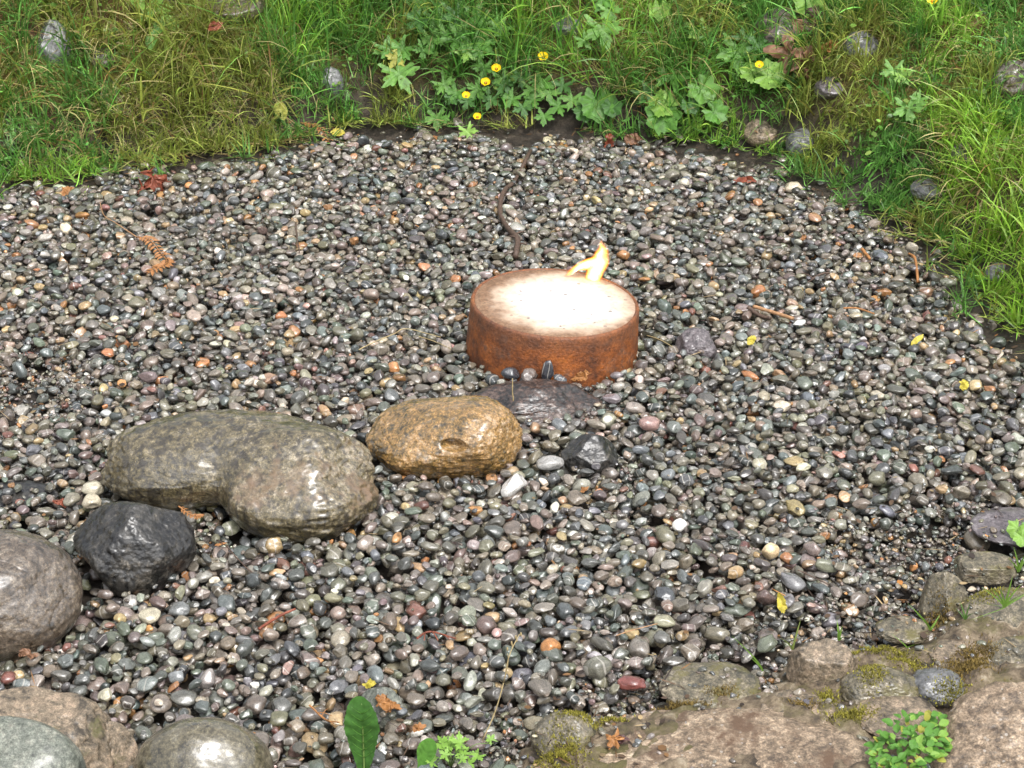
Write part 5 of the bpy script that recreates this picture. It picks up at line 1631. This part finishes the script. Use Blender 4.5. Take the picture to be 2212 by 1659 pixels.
stick('twig', [(900, 1402), (930, 1392), (985, 1400)], 0.0022, 0.0014, M_DEADRD, 'reddish forked root lying on pebbles', lift=0.012, side=[(6, -1.6, 0.03, 0.0016), (9, -1.2, 0.035, 0.0016), (12, -0.9, 0.03, 0.0015)])
stick('twig', [(670, 1560), (705, 1580), (735, 1600)], 0.0018, 0.0012, M_CEDAR, 'orange needle sprig beside the broad upright leaf', lift=0.012, side=[(4, -0.5, 0.03, 0.001), (8, -0.9, 0.03, 0.001), (6, 1.0, 0.02, 0.001)])

# dry grass stem in front of the border
P0 = gp(1042, 1600, 0.0)
mm_ = mpp(P0)
root = empty('dry_grass_stem', tuple(P0), 'tall thin dry grass stem with a small seed head, rising from the gravel', 'grass stem')
pts = [((x_ - 1042) * mm_, 0.02 * k, (1600 - y_) * mm_ * 1.05) for k, (x_, y_) in enumerate([(1042, 1600), (1068, 1550), (1088, 1490), (1100, 1440), (1122, 1404)])]
obj('stem', tube(smooth_path(pts, 16), np.linspace(0.0013, 0.0008, 16), 5), M_STRAW, root)
obj('leaf_blade', tube(smooth_path([pts[2], ((1098 - 1042) * mm_, 0.04, (1600 - 1430) * mm_), ((1096 - 1042) * mm_, 0.04, (1600 - 1408) * mm_)], 8), np.linspace(0.0012, 0.0004, 8), 5), M_STRAW, root)
for k in range(6):
    b_ = np.array(pts[-1]) - np.array([0.0035, 0, 0.006]) * k
    o = obj('seed', rock_mesh((0.0016, 0.0016, 0.004), 3 + k, sub=3, rough=0.05), M_STRAW, root, Vector(b_ + np.array([0.0025 * (-1) ** k, 0, 0])))


def cedar(spine, n, label, leafl, stem_pts=None):
    P = [onto(x_, y_, 0.012) for x_, y_ in spine]
    P = np.array(P); P[:, 2] = np.minimum(P[:, 2], np.median(P[:, 2]) + 0.008)
    root = empty('cedar_frond', tuple(P[0]), label, 'frond')
    path = smooth_path(P - P[0], 24)
    full = path
    obj('stem', tube(path, np.linspace(0.0018, 0.0010, 24), 6, 3, 0.3), M_CEDAR, root)
    if stem_pts:
        S = np.array([onto(x_, y_, 0.012) for x_, y_ in stem_pts]); S[:, 2] = np.minimum(S[:, 2], np.median(S[:, 2]) + 0.008)
        obj('stalk', tube(smooth_path(S - P[0], 16), np.linspace(0.0009, 0.0017, 16), 6, 3, 0.2), M_TWIGL, root)
    lm = leaf_mesh('ovate', 1.0, 71, fold=0.3, bend=0.5, ripple=0.0, crumple=0.10, rings=2, n=18, widen=0.55)
    for k in range(n):
        i = int(2 + (21) * k / n)
        tdir = path[min(i + 1, 23)] - path[i - 1]; tdir /= np.linalg.norm(tdir)
        sd2 = np.array([-tdir[1], tdir[0], 0]) * (-1) ** k
        o = obj('scale_leaf', lm, M_CEDAR, root)
        orient(o, path[i], tuple(tdir * 0.5 + sd2 + np.array([0, 0, 0.15])), (0, -0.2, 1))
        s_ = leafl * wr.uniform(0.7, 1.15)
        o.scale = (s_, s_, s_)
    return root


cedar([(296, 524), (325, 536), (348, 556), (362, 580), (350, 596), (318, 604)], 40, 'orange-brown cedar frond curling over the gravel on a long thin stalk', 0.022, [(218, 456), (226, 478), (252, 500), (296, 524)])
cedar([(388, 1118), (415, 1124), (440, 1134)], 16, 'orange cedar scrap between the black boulder and the two-lobed boulder', 0.012)
cedar([(470, 1178), (484, 1196)], 10, 'small orange cedar tip lying below the two-lobed boulder', 0.011)
cedar([(650, 282), (690, 288), (712, 300)], 16, 'orange fern-like frond lying at the grass foot', 0.020)
cedar([(885, 290), (925, 292), (970, 298)], 22, 'rust-brown cedar frond on the mud below the blue-green cut leaves', 0.020)


# ------------------------------------------------------------------ separate grass sprigs by the border
def sprig(px, py, label, tips, z0=0.0, width=0.0042, mat_col=(0.17, 0.30, 0.05)):
    p = gp(px, py, z0)
    s_ = mpp(p)
    root = empty('grass_sprig', tuple(p), label, 'grass')
    for k, (tx_, ty_) in enumerate(tips):
        dx, dz = (tx_ - px) * s_, (py - ty_) * s_
        N_ = 9
        q = np.linspace(0, 1, N_)
        c_ = np.stack([dx * q ** 1.25, -0.012 * q ** 2 * (k % 3 - 1) + 0 * q, dz * (q ** 0.9)], 1)
        w_ = width * (1 - q ** 2) * 0.5 + 0.0002
        V = np.concatenate([c_ + np.stack([-w_, 0 * w_, 0 * w_], 1), c_ + np.stack([0 * w_, 0.25 * w_, -0.1 * w_], 1), c_ + np.stack([w_, 0 * w_, 0 * w_], 1)])
        F_ = [(i, i + 1, i + 1 + N_, i + N_) for i in range(N_ - 1)] + [(i + N_, i + 1 + N_, i + 1 + 2 * N_, i + 2 * N_) for i in range(N_ - 1)]
        me_ = mesh_np('blade', V, F_)
        col_attr(me_, np.tile(np.array(mat_col) * random.uniform(0.8, 1.2), (len(V), 1)))
        obj('blade', me_, M_GRASS, root)
    return root


sprig(2010, 1362, 'three-bladed green grass sprig beside the tan slanting rock', [(1958, 1302), (1975, 1318), (1990, 1330), (2030, 1330)], 0.03)
sprig(1812, 1384, 'pair of short upright grass blades behind the split-faced border stone', [(1806, 1338), (1816, 1346), (1830, 1362)], 0.03)
sprig(1712, 1404, 'grass sprig with one dry blade where grit meets the split-faced border stone', [(1726, 1338), (1700, 1386), (1676, 1360)], 0.03, 0.0036, (0.24, 0.30, 0.08))
sprig(1648, 1450, 'long thin leaning grass blade rising behind the low green-grey border stone', [(1578, 1368), (1612, 1408)], 0.02, 0.0034)
sprig(2170, 1312, 'wide spreading grass tuft on the large moss-covered border stone', [(2120, 1270), (2135, 1262), (2150, 1255), (2182, 1240), (2200, 1250), (2215, 1262), (2240, 1270), (2105, 1300), (2095, 1336), (2212, 1292)], 0.07)
sprig(2085, 1340, 'small dark green grass sprig between the tan slanting rock and mossy stone', [(2072, 1300), (2090, 1296), (2100, 1310), (2066, 1318)], 0.04, 0.003, (0.11, 0.22, 0.05))
sprig(2200, 1236, 'tall grass blades arching beside the small mossy block', [(2186, 1180), (2174, 1200), (2208, 1176), (2218, 1200)], 0.03)
sprig(1960, 1400, 'fine grass blades lying across the mossy mortar', [(1925, 1372), (1975, 1390), (1990, 1380)], 0.05, 0.003)
